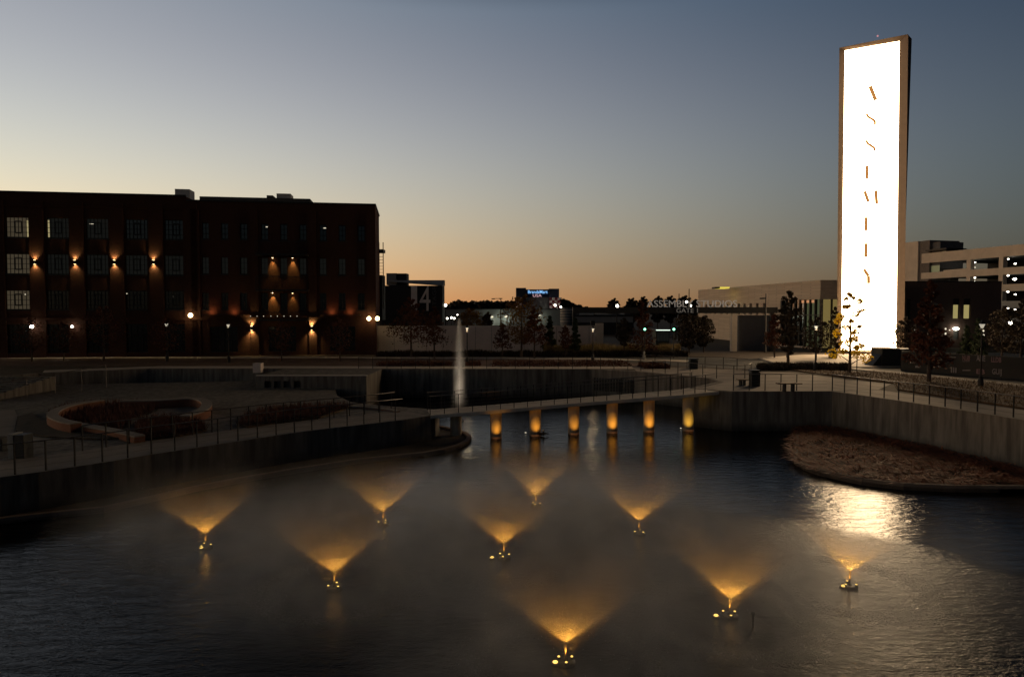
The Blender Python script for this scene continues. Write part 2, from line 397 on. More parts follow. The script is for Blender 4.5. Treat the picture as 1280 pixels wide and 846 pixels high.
# ================================================================ GROUND
hole = [(-40,57.5),(-33,61.9),(-24,61.9),(7.2,61.5),(10.7,59.3),(13.6,55.9),(15.4,53.0),(15.4,50.2),(13.4,47.6),(12.4,46.2),(14.4,44.5),(21.0,44.6),
        (23.5,38.0),(24.8,33.0),(27.3,20.0),(30.5,0.0),(34,-60),(-58,-60),(-56,0),(-52,30),(-46,46)]
outer = [(-900,-300),(900,-300),(900,1500),(-900,1500)]
tri = tessellate_polygon([[Vector((*q,0)) for q in outer],[Vector((*q,0)) for q in hole]])
mb = MB(); allp = outer+hole
mb.v = [Vector((*q,0)) for q in allp]
for a,b,c in tri:
    A,B,C = (Vector(allp[k]) for k in (a,b,c))
    mb.f.append((a,b,c) if (B-A).cross(C-A) > 0 else (c,b,a))
tag(mb.build('ground', earth), kind='structure')
# retaining wall round the basin: board-marked concrete
RW = MB(); n = len(hole)
ring = hole
for i in range(n):
    a = Vector((*ring[i],0)); b = Vector((*ring[(i+1)%n],0))
    d = (b-a).normalized(); out = Vector((d.y,-d.x,0))
    cen = Vector((0,20,0))
    if out.dot(a-cen) < 0: out = -out
    RW.quad(a+Z*(-2.9), b+Z*(-2.9), b+Z*0.004, a+Z*0.004)
    RW.quad(a+Z*0.004, b+Z*0.004, b+out*0.35+Z*0.004, a+out*0.35+Z*0.004)
tag(RW.build('retaining_wall', concrete), 'long board-marked concrete wall holding the ground round the pond', 'wall')
# form-tie holes and panel joints along the right-hand wall are in its own mesh
def strip(name, pts, wid, z, m, kind='structure', h=None):
    """band of paving along a polyline, wid to the left of travel"""
    mb = MB(); pts = [Vector((*q[:2],0)) for q in pts]; nn = []
    for i in range(len(pts)):
        d = (pts[min(i+1,len(pts)-1)]-pts[max(i-1,0)]).normalized(); nn.append(Vector((-d.y,d.x,0)))
    for i in range(len(pts)-1):
        a,b = pts[i],pts[i+1]; a2 = a+nn[i]*wid; b2 = b+nn[i+1]*wid
        if h:
            q = [a,b,b2,a2]; base = len(mb.v)
            mb.v += [v+Z*(z-h) for v in q]+[v+Z*z for v in q]
            for f in [(0,3,2,1),(4,5,6,7),(0,1,5,4),(1,2,6,5),(2,3,7,6),(3,0,4,7)]: mb.f.append(tuple(base+k for k in f))
        else: mb.quad(a+Z*z, b+Z*z, b2+Z*z, a2+Z*z)
    return tag(mb.build(name, m), kind=kind)
# peninsula plaza, far promenade, right-hand path, tower forecourt
mb = MB(); mb.prism([(12.45,46.25),(14.4,44.55),(21.0,44.65),(24.5,45.5),(27.3,49.0),(25.5,53.0),(24,57.5),(17.5,62.0),(11.2,63.5),(10.9,59.5),(13.8,56.1),(15.65,53.0),(15.65,50.2),(13.6,47.5)], -0.05, 0.012)
tag(mb.build('plaza', paving), kind='structure')
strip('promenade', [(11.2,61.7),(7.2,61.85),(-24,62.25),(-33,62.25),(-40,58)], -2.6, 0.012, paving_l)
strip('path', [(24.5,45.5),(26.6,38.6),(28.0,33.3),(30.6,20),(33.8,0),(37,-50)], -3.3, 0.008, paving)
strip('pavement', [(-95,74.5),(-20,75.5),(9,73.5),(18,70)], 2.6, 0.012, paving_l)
# brick planting court between promenade and pavement
mb = MB(); mb.prism([(-80,65.2),(8,64.6),(14,65.5),(9,73.2),(-20,75.2),(-80,74.2)], -0.05, 0.008)
tag(mb.build('planting_court', mat('court_soil', (0.12,0.07,0.05), 0.95, 0.4, 0.8, 0.4)), kind='structure')
# road
mb = MB(); mb.prism([(14,66.5),(26,58.5),(30.5,58.5),(36.5,46),(43,20),(50,-30),(60,-30),(53,20),(45.5,50),(39,64),(60,82),(56,90),(33,72),(20,78),(15,90),(9,90),(11,76)], -0.05, 0.006)
tag(mb.build('road', asphalt), kind='structure')
strip('sidewalk', [(31.2,62.0),(33.3,56.5),(36.2,47.5),(41.5,25),(50,-20)], -1.5, 0.11, paving, h=0.12)
# forecourt in front of tower, lit by it
mb = MB(); mb.prism([(25.5,63.0),(33.0,62.6),(45,66),(62,78),(60,84),(40,80.8),(34,80),(27,74.5)], 0.0, 0.12)
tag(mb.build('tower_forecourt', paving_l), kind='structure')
# lawn between path and sidewalk
mb = MB(); mb.prism([(25.9,54.6),(27.6,49.2),(25.6,45.2),(26.85,39),(28.2,33.5),(30.9,20),(34.8,-5),(47.5,-5),(40.5,25),(35.8,46.5),(32.0,57.0),(24.5,60.5)], -0.05, 0.10)
lawn = tag(mb.build('lawn', lawnm), kind='structure')

# ================================================================ LEFT LOWER TERRACE (z = -1) and boardwalk bridge
TZ = -1.0
edge = [(-22.5,20.0),(-20.9,23.6)]+[tuple(P(x,y,TZ)[:2]) for x,y in ((0,596.5),(48,590),(95,583),(142,576),(189,568),(245,559.5),(301,550.8),(347,544),(392,537.7),(451,531),(505,524.5))]
edge.append((-4.9,40.75))
tpoly = edge+[(-4.6,43.0),(-6.0,43.9),(-8.6,45.0),(-11.2,47.0),(-13.0,50.5),(-14.2,54.6),(-20,56),(-20,61.8),(-40.5,57.4),(-46,46),(-52,30),(-55.9,0),(-57.5,-50),(-30,-50),(-26,0)]
mb = MB(); mb.prism(tpoly, -2.9, TZ)
tag(mb.build('lower_terrace', concrete), kind='structure')
def offs(pts, d):
    pts = [Vector((*q[:2],0)) for q in pts]; out = []
    for i in range(len(pts)):
        t_ = (pts[min(i+1,len(pts)-1)]-pts[max(i-1,0)]).normalized(); out.append(pts[i]+Vector((-t_.y,t_.x,0))*d)
    return out
path_in = offs(edge, 3.4)
mb = MB()
for i in range(len(edge)-1):
    a,b,c,d = Vector((*edge[i],0)),Vector((*edge[i+1],0)),path_in[i+1],path_in[i]
    mb.quad(a+Z*(TZ+.006),b+Z*(TZ+.006),c+Z*(TZ+.006),d+Z*(TZ+.006))
tag(mb.build('promenade_path', paving), kind='structure')
# planting beds on the terrace
def bed(name, pix, z, m, h=0.15, zz=TZ):
    mb = MB(); pl = [tuple(P(x,y,z)[:2]) for x,y in pix]
    mb.prism(pl, zz-0.05, zz+h); return tag(mb.build(name, m), kind='structure')
bed('planting_bed', [(60,519),(82,511),(122,506),(180,505.5),(196,509),(190,516),(165,524),(163,532),(150,538),(110,531.5),(75,526)], TZ, earth, 0.06)
bed('planting_bed', [(166,540),(160,549),(120,550),(60,547),(20,540),(22,522),(40,517),(52,527),(100,538)], TZ, earth, 0.08)
bed('planting_bed', [(168,536),(176,528),(215,524),(250,529),(258,539),(225,546),(190,550),(172,549)], TZ, lawnm, 0.10)
bed('planting_bed', [(296,533),(310,519),(345,512),(400,509),(440,509.5),(400,523),(350,529),(310,535)], TZ, lawnm, 0.10)
# light upper path behind beds
mb = MB(); mb.prism([tuple(P(x,y,TZ)[:2]) for x,y in ((163,528),(196,514),(200,507),(125,503),(150,500),(238,499.5),(250,503),(250,514),(296,523),(262,530),(215,523),(176,527))], TZ-.05, TZ+.012)
tag(mb.build('path', paving), kind='structure')
mb = MB(); mb.prism([tuple(P(x,y,TZ)[:2]) for x,y in ((-60,560),(-60,515),(18,512),(22,520),(17,541),(60,549),(20,560))], TZ-.05, TZ+.012)
tag(mb.build('path', paving), kind='structure')
def curved_wall(pix, zt, h, wid, label, name='seat_wall'):
    pts = [P(x,y,zt) for x,y in pix]
    # smooth by Catmull-Rom
    sm = []
    for i in range(len(pts)-1):
        p0,p1,p2,p3 = pts[max(i-1,0)],pts[i],pts[i+1],pts[min(i+2,len(pts)-1)]
        for k in range(5):
            q = k/5; sm.append(0.5*((2*p1)+(-p0+p2)*q+(2*p0-5*p1+4*p2-p3)*q*q+(-p0+3*p1-3*p2+p3)*q**3))
    sm.append(pts[-1])
    sm = [Vector((v.x,v.y,0)) for v in sm]; o2 = offs(sm, wid)
    root = thing(name, (sm[0].x, sm[0].y, zt-h), label, 'wall')
    b = MB(); c = MB()
    for i in range(len(sm)-1):
        for mbx, z0, z1, g in ((b, zt-h, zt-0.07, 0), (c, zt-0.07, zt, 0.0)):
            q = [sm[i],sm[i+1],o2[i+1],o2[i]]; base = len(mbx.v)
            mbx.v += [v+Z*z0 for v in q]+[v+Z*z1 for v in q]
            for f in [(0,3,2,1),(4,5,6,7),(0,1,5,4),(1,2,6,5),(2,3,7,6),(3,0,4,7)]: mbx.f.append(tuple(base+k for k in f))
    b.build('brick_face', brickseat, root); c.build('coping', paving, root)
    return root
curved_wall([(123,499),(95,503),(74,508),(61,514),(59,520),(72,526),(88,529)], TZ+.55, .58, .55, 'curved brick seat wall with a rounded left end in the lower terrace')
curved_wall([(88,529),(110,533),(140,538.5),(168,545)], TZ+.35, .38, .5, 'straight low pale kerb wall running from the seat wall to the path', 'kerb_wall')
curved_wall([(150,501),(200,500),(236,498),(248,500),(252,505),(245,512),(224,519)], TZ+.55, .58, .6, 'hooked brick seat wall curling round the right end of the garden beds')
# shelf at the foot of the promenade wall with rim
rim = [(-160,660),(-40,652),(60,641),(130,634),(180,623),(250,607),(300,597.5),(368,586),(451,573.5),(500,568.5),(530,565.5),(556,561),(575,555.5),(586,550),(589.5,545),(585,540.5),(574,536.5),(556,532.5),(540,530)]
rpts = [P(x,y,WZ+.22) for x,y in rim]
sh = [(q.x,q.y) for q in rpts]+[(-5.2,42.5),(-30,30),(-32,22)]
mb = MB(); mb.prism(sh, -2.9, WZ+.1)
tag(mb.build('planting_shelf', earth), kind='structure')
def rim_wall(pts, name, label, wid=0.25, top=WZ+.22):
    mb = MB(); o2 = offs(pts, wid); pp = [Vector((q[0],q[1],0)) for q in pts]
    for i in range(len(pp)-1):
        q = [pp[i],pp[i+1],o2[i+1],o2[i]]; base = len(mb.v)
        mb.v += [v+Z*(-2.9) for v in q]+[v+Z*top for v in q]
        for f in [(0,3,2,1),(4,5,6,7),(0,1,5,4),(1,2,6,5),(2,3,7,6),(3,0,4,7)]: mb.f.append(tuple(base+k for k in f))
    return tag(mb.build(name, mat(name+'_concrete', (0.24,0.17,0.13), 0.8, 0.2, 2)), label, 'kerb')
rim_wall(rpts, 'basin_rim', 'thin curved concrete rim of the dark planting shelf under the promenade')

# wetland shelf on the right
wet = [(996,539),(993,546),(991.5,560),(993,573),(1005,580),(1025,587),(1077,598),(1129,604),(1194,606.6),(1250,607),(1300,607),(1400,612)]
wp = [P(x,y,WZ+.30) for x,y in wet]
poly = [(q.x,q.y) for q in wp]+[(30,22),(26.5,25),(24.9,33.2),(23.6,38.2),(21.2,44.4),(19,44.6)]
mb = MB(); mb.prism(poly, -2.9, WZ+.16); tag(mb.build('wetland_shelf', earth), kind='structure')
rim_wall(wp, 'basin_rim', 'curved concrete rim holding the reddish reed shelf below the right wall', 0.22, WZ+.30)
# flattened reeds: long thin blades leaning every way
def inside(poly, x, y):
    c = False; j = len(poly)-1
    for i in range(len(poly)):
        if (poly[i][1] > y) != (poly[j][1] > y) and x < (poly[j][0]-poly[i][0])*(y-poly[i][1])/(poly[j][1]-poly[i][1])+poly[i][0]: c = not c
        j = i
    return c
rs = random.Random(3)
mb = MB(); cnt = 0
while cnt < 9000:
    x = rs.uniform(14.5,30); y = rs.uniform(24,44.5)
    if not inside(poly, x, y): continue
    if noise.noise(Vector((x*.9-y*.3,y*1.9,2))) < -0.05: 
        if rs.random() < .75: continue
    cnt += 1
    a = rs.gauss(2.75, .55) + noise.noise(Vector((x*.35,y*.35,0)))*1.6
    ln = rs.uniform(.35,.95); w_ = rs.uniform(.012,.03); zz = WZ+.17+rs.random()*.12
    d = Vector((math.cos(a),math.sin(a),0)); s__ = Vector((-d.y,d.x,0))*w_
    b = Vector((x,y,zz)); tip = b+d*ln+Z*rs.uniform(-.02,.16)
    mid = b+d*ln*.5+Z*rs.uniform(.05,.2)
    mb.add([b-s__,b+s__,mid+s__,mid-s__],[(0,1,2,3)]); mb.add([mid-s__,mid+s__,tip],[(0,1,2)])
tag(mb.build('flattened_reeds', reed), 'reddish brown reeds lying flat on the shelf under the right wall', 'reeds', kind='stuff')

# ---------------------------------------------------------------- bridge
near = [(-4.9,40.75),(-3.2,41.1),(-1.2,41.45),(1.5,42.05),(4.0,42.6),(6.5,43.05),(9.0,43.5),(11.6,43.95),(13.6,44.65)]
def bz(x): return -1.0+max(0,min(1,(x+4.9)/18.3))*0.98
far = offs(near, 2.3)
far[-1] = Vector((12.2,46.8,0))
br = thing('footbridge', (4,43.5,WZ), 'slender concrete footbridge on round columns curving across the pond', 'bridge')
mb = MB(); fas = MB()
for i in range(len(near)-1):
    a,b,c,d = Vector((*near[i],0)),Vector((*near[i+1],0)),far[i+1],far[i]
    za,zb = bz(a.x),bz(b.x)
    vs_ = [a+Z*(za-.2),b+Z*(zb-.2),c+Z*(zb-.2),d+Z*(za-.2),a+Z*(za+.008),b+Z*(zb+.008),c+Z*(zb+.008),d+Z*(za+.008)]
    mb.add(vs_,[(0,3,2,1),(4,5,6,7),(0,1,5,4),(2,3,7,6)]+([(1,2,6,5)] if i == len(near)-2 else [])+([(3,0,4,7)] if i == 0 else []))
mb.build('deck', paving_l, br)
mb = MB()
for side,k in ((near,-.12),(far,.02)):
    pts = [Vector((q[0],q[1],0)) for q in side]; o2 = offs(pts, .10); pts = offs(pts, 0 if k>0 else 0)
    for i in range(len(pts)-1):
        za,zb = bz(pts[i].x),bz(pts[i+1].x); base = len(mb.v)
        s0 = -.02 if k < 0 else .0
        a,b = pts[i],pts[i+1]; dd = (b-a).normalized(); nn_ = Vector((-dd.y,dd.x,0))
        lo = nn_*(-.012 if k < 0 else -.09); hi = nn_*(.09 if k < 0 else .012)
        q = [a+lo,b+lo,b+hi,a+hi]; zz = [za,zb,zb,za]
        mb.v += [v+Z*(z_-.16) for v,z_ in zip(q,zz)]+[v+Z*(z_+.012) for v,z_ in zip(q,zz)]
        for f in [(0,3,2,1),(4,5,6,7),(0,1,5,4),(1,2,6,5),(2,3,7,6),(3,0,4,7)]: mb.f.append(tuple(base+kk for kk in f))
mb.build('kerb', coping, br)
piers = [(570,545.5),(620,547),(669,544),(717,542),(765,540.5),(811,539),(860,538)]
amber = (1.0, 0.43, 0.05)
pier_m = mat('pier_concrete', (0.5,0.42,0.32), 0.85, 0.2, 1.5, 0.3, stretch=(3,3,.5))
pier_lights = []
for i,(x,y) in enumerate(piers):
    b = P(x,y,WZ); 
    prof = [(.36,-.3),(.36,bz(b.x)-.21-WZ)]
    MB().lathe(prof, (b.x,b.y,WZ), 24).build('column', pier_m, br, smooth=True)
    if i:
        pw = [0,1.0,1.0,.8,1.25,1.25,.9][i]
        col = MB(); dv = Vector((-b.x,-b.y,0)).normalized()
        lp = b+dv*1.15+Vector((0.12,0,0.10)); lp.z = WZ+.06
        tgt = Vector((b.x,b.y,WZ+1.45))
        o = add_light('column_uplight', 'SPOT', lp, 72*pw, amber if i != 6 else (1,.58,.07), br, .04, angle=R_(78), blend=1.0)
        o.rotation_euler = (tgt-lp).to_track_quat('-Z','Y').to_euler()
        MB().lathe([(.05,-.1),(.07,-.02),(.07,.02),(.05,.03)], (lp.x,lp.y,WZ+.0), 12).build('light_housing', darkmetal, br)
# abutment face at peninsula is the retaining wall

# ---------------------------------------------------------------- railings
def resample(pts, step):
    out = [Vector(pts[0])]; acc = 0
    for i in range(len(pts)-1):
        a,b = Vector(pts[i]),Vector(pts[i+1]); l = (b-a).length; d = step-acc
        while d <= l:
            out.append(a+(b-a)*(d/l)); d += step
        acc = l-(d-step)
    return out
def railing(pts, step, h, label, low=True):
    pts = [Vector(p_) for p_ in pts]
    root = thing('railing', pts[0], label, 'railing')
    MB().tube([q+Z*h for q in pts], .028, 6).build('handrail', steel, root, smooth=True)
    if low:
        c = MB()
        for k in (0.2,0.4,0.6,0.8): c.tube([q+Z*h*k for q in pts], .0045, 4)
        c.build('cables', steel, root)
    me = None
    ps = resample(pts, step)
    for q in ps[:100]:
        if me is None:
            o = MB().box((-.022,-.03,0),(.022,.03,h-.01)).build('post', darkmetal, None); me = o.data; o.parent = root
        else:
            o = bpy.data.objects.new('post', me); COL.objects.link(o); o.parent = root
        o.location = q-pts[0]
    return root
nr = [Vector((*q,TZ)) for q in edge[1:]]
inn = offs(edge[1:], .12)
line = [Vector((q.x,q.y,TZ)) for q in inn][:-1]
bridge_near = [Vector((q.x,q.y,bz(q.x)+.02)) for q in offs(near, .14)][:-1]+[Vector((13.4,44.95,0))]
railing(line, 1.0, 1.2, 'dark post railing on the promenade edge at lower left above the water')
railing(bridge_near, 0.86, 1.12, 'dark post railing on the near side of the footbridge')
bf = [Vector((q.x,q.y,bz(q.x)+.02)) for q in offs(near, 2.16)]
bf[-1] = Vector((12.4,46.6,0))
railing(bf, 0.86, 1.12, 'dark post railing on the far side of the footbridge')
lf = [Vector((q.x,q.y,TZ)) for q in offs(edge, 3.3)]
railing(lf[5:], 1.0, 1.15, 'inner railing between the promenade path and the planting beds')
railing([Vector((14.6,44.85,0)),Vector((20.8,44.95,0))], 1.05, 1.1, 'short railing across the front edge of the plaza before the concrete corner')
rr = [Vector((21.1,44.8,0)),Vector((23.75,38.0,0)),Vector((25.05,33.0,0)),Vector((27.5,20.0,0)),Vector((29,10,0))]
railing(rr, 0.98, 1.08, 'long railing with a shiny top rail along the right wall')
fr = [Vector((-14,62.15,0)),Vector((7.2,61.8,0)),Vector((10.9,59.6,0)),Vector((13.8,56.1,0)),Vector((15.7,53.2,0)),Vector((17.2,52.4,0)),Vector((18.6,53.4,0)),Vector((19.6,55.6,0))]
railing(fr, 1.3, 1.05, 'far promenade railing whose right end curls round above the plaza')
railing([Vector((q.x,q.y,0)) for q in [P(800,457,0),P(850,460,0),P(905,461,0),P(935,464,0)]], 1.6, 1.05, 'lit inner railing behind the dark bins on the far plaza')

# lower terrace front block with square openings
b0 = P(320,470,0); b1 = P(458,470,0)
root = thing('terrace_wall', (b0.x,b0.y,WZ), 'dark concrete terrace block with four small square openings below the promenade', 'wall')
mb = MB(); hs = []
for x in (335,346.5,358.5,371.5):
    q = PD(x,480,b0.y); hs.append((q.x-b0.x-.28,q.x-b0.x+.28,q.z-.3,q.z+.25))
holed(mb, Vector((b0.x,b0.y,0)), Vector((1,0,0)), Vector((0,1,0)), 0, b1.x-b0.x, WZ-.3, 0, hs, .5)
X0,X1,Y0,Y1 = b0.x,b1.x,b0.y,61.8
mb.quad((X1,Y0,WZ-.3),(X1,Y1,WZ-.3),(X1,Y1,0),(X1,Y0,0)); mb.quad((X0,Y1,WZ-.3),(X0,Y0,WZ-.3),(X0,Y0,0),(X0,Y1,0))
mb.quad((X0,Y0,0),(X1,Y0,0),(X1,Y1,0),(X0,Y1,0))
for h in hs: mb.quad((X0+h[0],Y0+.5,h[2]),(X0+h[1],Y0+.5,h[2]),(X0+h[1],Y0+.5,h[3]),(X0+h[0],Y0+.5,h[3]))
mb.build('body', concrete, root)
MB().box((X0,Y0-.03,.0),(X1+.03,Y0+.3,.07)).build('coping', coping, root)
# steps at far left
root = thing('outdoor_stairs', (-38,54,TZ), 'wide pale outdoor stair climbing to the brick building at far left', 'stairs')
mb = MB()
for k in range(12):
    y0 = 45+k*.75; mb.box((-46,y0,TZ-.5),(-36.2,y0+.75,TZ+.09*(k+1)))
mb.build('flight', concrete, root)
MB().tube([(-36.3,45,TZ+1.1),(-32.2,54,.95)], .03, 6).build('handrail', steel, root)
for k in range(6):
    y_ = 45+k*1.8; MB().tube([(-36.3+k*.82,y_,TZ+.1),(-36.3+k*.82,y_,TZ+1.1+k*.19)], .02, 5).build('post', steel, root)
# thin arc coping behind the path
curved_wall([(401,508.5),(440,508),(470,509.5),(496,513)], TZ+.12, .2, .25, 'thin pale kerb arc behind the promenade path near the bridge', 'kerb_wall')
MB().box((-23.3,61.2,-.3),(-22.6,61.95,.55)).build('gate_pier', whitewall)
tag(bpy.data.objects['gate_pier'], 'small pale square pier on the far wall below the brick building', 'pier')

# brick-faced opening panels in far wall under the curved rail (dark grille)
g0 = P(797,484,-1.2)
root = thing('culvert_grille', (9.0,59.9,-1.8), 'dark barred opening in the far retaining wall behind the bridge', 'grille')
a = Vector((6.0,61.58,-2.0)); 
u_ = (Vector((10.6,59.36,-2.0))-Vector((7.3,61.44,-2.0))).normalized(); nn_ = Vector((u_.y,-u_.x,0))
o_ = Vector((7.35,61.42,0))+nn_*0.02
MB().obox(o_,u_,nn_,(0,0,-1.9),(3.8,.02,-.75)).build('opening', blackpanel, root)
bars = MB()
for k in range(15): bars.obox(o_,u_,nn_,(k*.27,.022,-1.9),(k*.27+.05,.06,-.75))
bars.build('bars', concrete, root)

# ================================================================ BRICK BUILDING (left)
A_ = Vector(PD(0,445,76)); A_.z = 0; B_ = Vector(PD(470,445,82)); B_.z = 0
U = (B_-A_).normalized(); NB = Vector((-U.y,U.x,0))      # NB points into the building
def bs(px,py):
    q = PP(px,py,A_,NB); return (q-A_).dot(U), q.z
sL = bs(-150,400)[0]; sM = bs(235,400)[0]; sR = bs(470,400)[0]
zt1 = bs(120,243)[1]; zt2 = bs(350,254)[1]
bb = thing('brick_building', A_+U*sM, 'long dark red brick building of four storeys with glowing wall lamps across the water', 'building')
def win(s0,s1,z0,z1,nx,nz,pm,kind='window',frame_w=.05,sash=False):
    f = MB(); d0,d1 = .16,.22
    def bar(a,b,c,d): f.obox(A_,U,NB,(a,d0,c),(b,d1,d))
    bar(s0,s0+.07,z0,z1); bar(s1-.07,s1,z0,z1); bar(s0+.07,s1-.07,z0,z0+.07); bar(s0+.07,s1-.07,z1-.07,z1)
    for k in range(1,nx): x = s0+(s1-s0)*k/nx; bar(x-frame_w/2,x+frame_w/2,z0+.07,z1-.07)
    for k in range(1,nz):
        z = z0+(z1-z0)*k/nz
        f.obox(A_,U,NB,(s0+.07,d0+.004,z-frame_w/2),(s1-.07,d1-.004,z+frame_w/2))
    if sash:   # heavier frame of the opening light in the middle
        xa,xb = s0+(s1-s0)*.36, s0+(s1-s0)*.64; za,zb = z0+(z1-z0)*.22, z0+(z1-z0)*.80
        for q in ((xa-.05,xa+.05,za,zb),(xb-.05,xb+.05,za,zb),(xa+.05,xb-.05,za-.05,za+.05),(xa+.05,xb-.05,zb-.05,zb+.05)):
            f.obox(A_,U,NB,(q[0],d0-.02,q[2]),(q[1],d1+.01,q[3]))
    fo = f.build(kind, darkmetal, bb)
    g = MB(); g.quad(A_+U*s0+NB*.24+Z*z0, A_+U*s1+NB*.24+Z*z0, A_+U*s1+NB*.24+Z*z1, A_+U*s0+NB*.24+Z*z1)
    g.build('pane', pm, fo)
    return fo
holes1 = []; holes2 = []
rows1 = [(273,298),(318,343),(363,387),(405,441)]
cols1 = [(-95,-64),(-45,-14),(6.5,36.5),(57.5,85.5),(107,135),(156,184),(205,233)]
lit = {(0,2):win_tan,(1,2):win_tan,(2,2):win_tan,(0,3):win_dim,(0,4):win_dim,(1,3):win_dim,(1,4):win_dim,(1,5):win_dim,(1,6):win_dim,(1,1):win_tan}
pend = []
for r,(ya,yb) in enumerate(rows1):
    for c,(xa,xb) in enumerate(cols1):
        sa,z1 = bs(xa,ya); s2_,_ = bs(xb,ya); _,z0 = bs(xa,yb)
        z1 = bs(120,ya)[1]; z0 = bs(120,yb)[1]
        holes1.append((sa,s2_,z0,z1)); pend.append((sa,s2_,z0,z1,6 if r < 3 else 4,4 if r < 3 else 3,lit.get((r,c),glassd),'window',.05,r < 3))
cols2 = [(252,261),(276,285),(300,309),(326,335),(350,359),(374,383),(399,408),(423,432),(447,456)]
rows2 = [(280,300),(322,343),(366,387)]
for r,(ya,yb) in enumerate(rows2):
    for c,(xa,xb) in enumerate(cols2):
        if r > 0 and c == 4 and False: continue
        sa,_ = bs(xa,ya); s2_,_ = bs(xb,ya); z1 = bs(350,ya)[1]; z0 = bs(350,yb)[1]
        holes2.append((sa,s2_,z0,z1)); pend.append((sa,s2_,z0,z1,2,3,win_dim if r == 1 else glassd,'window',.05,False))
for xa,xb in ((262,297),(335,370),(412,444)):
    sa,_ = bs(xa,408); s2_,_ = bs(xb,408); holes2.append((sa,s2_,.45,bs(350,408)[1])); pend.append((sa,s2_,.45,bs(350,408)[1],4,2,glassd,'shop_window',.06,False))
W = MB(); holed(W, A_,U,NB,sL,sM,0,zt1,holes1,.3); holed(W, A_,U,NB,sM,sR,0,zt2,holes2,.3)
dep = 10
def bp_(s,d,z): return A_+U*s+NB*d+Z*z
W.quad(bp_(sR,0,0),bp_(sR,dep,0),bp_(sR,dep,zt2),bp_(sR,0,zt2)); W.quad(bp_(sM,0,zt2),bp_(sM,dep,zt2),bp_(sM,dep,zt1),bp_(sM,0,zt1))
W.quad(bp_(sL,dep,0),bp_(sR,dep,0),bp_(sR,dep,zt2),bp_(sL,dep,zt2))
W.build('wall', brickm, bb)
RF = MB(); RF.quad(bp_(sL,0,zt1-.6),bp_(sM,0,zt1-.6),bp_(sM,dep,zt1-.6),bp_(sL,dep,zt1-.6)); RF.quad(bp_(sM,0,zt2-.6),bp_(sR,0,zt2-.6),bp_(sR,dep,zt2-.6),bp_(sM,dep,zt2-.6))
roof = RF.build('roof', slate, bb)
CP = MB(); CP.obox(A_,U,NB,(sL,-.12,zt1),(sM+.05,.35,zt1+.16)); CP.obox(A_,U,NB,(sM+.05,-.12,zt2),(sR+.1,.35,zt2+.16)); CP.obox(A_,U,NB,(sR-.25,.35,zt2),(sR+.1,dep,zt2+.16))
CP.build('parapet_cap', darkmetal, bb)
for a in pend: win(*a)
# brick piers and string courses standing proud
PR = MB()
for x in (-104,-55,-4,46,96,146,195,238):
    s,_ = bs(x,300); PR.obox(A_,U,NB,(s-.75,-.14,0),(s+.75,-.002,zt1-.9))
PR.build('pier', brickm, bb)
PR = MB()
for x in (244,317,390,463): s,_ = bs(x,300); PR.obox(A_,U,NB,(s-.45,-.14,0),(s+.45,-.002,zt2-.9))
PR.build('pier', brickm, bb)
SC = MB()
for y in (400,): 
    z = bs(200,y)[1]; SC.obox(A_,U,NB,(sL,-.22,z),(sR+.05,-.15,z+.3))
for y in (262,): z = bs(200,y)[1]; SC.obox(A_,U,NB,(sL,-.2,z),(sM-.1,-.145,z+.18))
SC.build('string_course', brickm, bb)
for s0,s1,z0,z1 in [h for h in holes1+holes2 if h[2] > 2]: MB().obox(A_,U,NB,(s0-.08,-.06,z0-.14),(s1+.08,-.003,z0-.002)).build('window_sill', darkmetal, bb)
# balconies in the middle bay
for (ya,yb) in ((303,318),(346,362),(390,399)):
    s0,_ = bs(322,310); s1,_ = bs(386,310); z1 = bs(350,ya)[1]; z0 = bs(350,yb)[1]
    m_ = MB(); m_.obox(A_,U,NB,(s0,-1.5,z0-.2),(s1,-.15,z0)); 
    m_.obox(A_,U,NB,(s0,-1.5,z1-.08),(s1,-1.44,z1))
    k = 0
    while s0+k*.16 < s1: m_.obox(A_,U,NB,(s0+k*.16,-1.49,z0),(s0+k*.16+.03,-1.45,z1-.08)); k += 1
    m_.build('balcony', darkmetal, bb)
# rooftop screen and units
s0,_ = bs(236,248); s1,_ = bs(383,250)
sc_m = MB(); sc_m.obox(A_,U,NB,(s0+.3,3.0,zt2-.6),(s1,9,zt2+1.05)); sc_m.build('roof_screen', slate, bb)
for (xa,xb,yt,dp,m_) in ((210,228,235.5,6,unit_m),(337,355,238,5,unit_m),(324,332,240.5,3.6,slate)):
    a = PD(xa,240,A_.y+dp); b_ = PD(xb,240,A_.y+dp)
    top = PD(xa,yt,A_.y+dp+2).z
    s0 = (Vector((a.x,a.y,0))-A_).dot(U); s1 = (Vector((b_.x,b_.y,0))-A_).dot(U)
    MB().obox(A_,U,NB,(s0,dp,zt2-.5),(s1,dp+2,top)).build('roof_unit', m_, bb)
# bright edges of curtains seen in two lit windows
for xa,xb,ya,yb in ((31.8,36,277,298),(57.7,60.5,276,298)):
    s0,_ = bs(xa,280); s1,_ = bs(xb,280); z1 = bs(120,ya)[1]; z0 = bs(120,yb)[1]
    m_ = MB(); m_.quad(bp_(s0,.235,z0),bp_(s1,.235,z0),bp_(s1,.235,z1),bp_(s0,.235,z1)); m_.build('lit_interior', win_tanb, bb)
for x,y,sx_ in ((114,279.5,.28),(333.5,283.5,.16),(406,285,.18),(30.5,368,.09),(157,367,.1),(215,371,.08)):
    s,z = bs(x,y); m_ = MB(); m_.obox(A_,U,NB,(s-sx_,.225,z-.04),(s+sx_,.236,z+.05)); m_.build('ceiling_lamp', lamp_soft, bb)
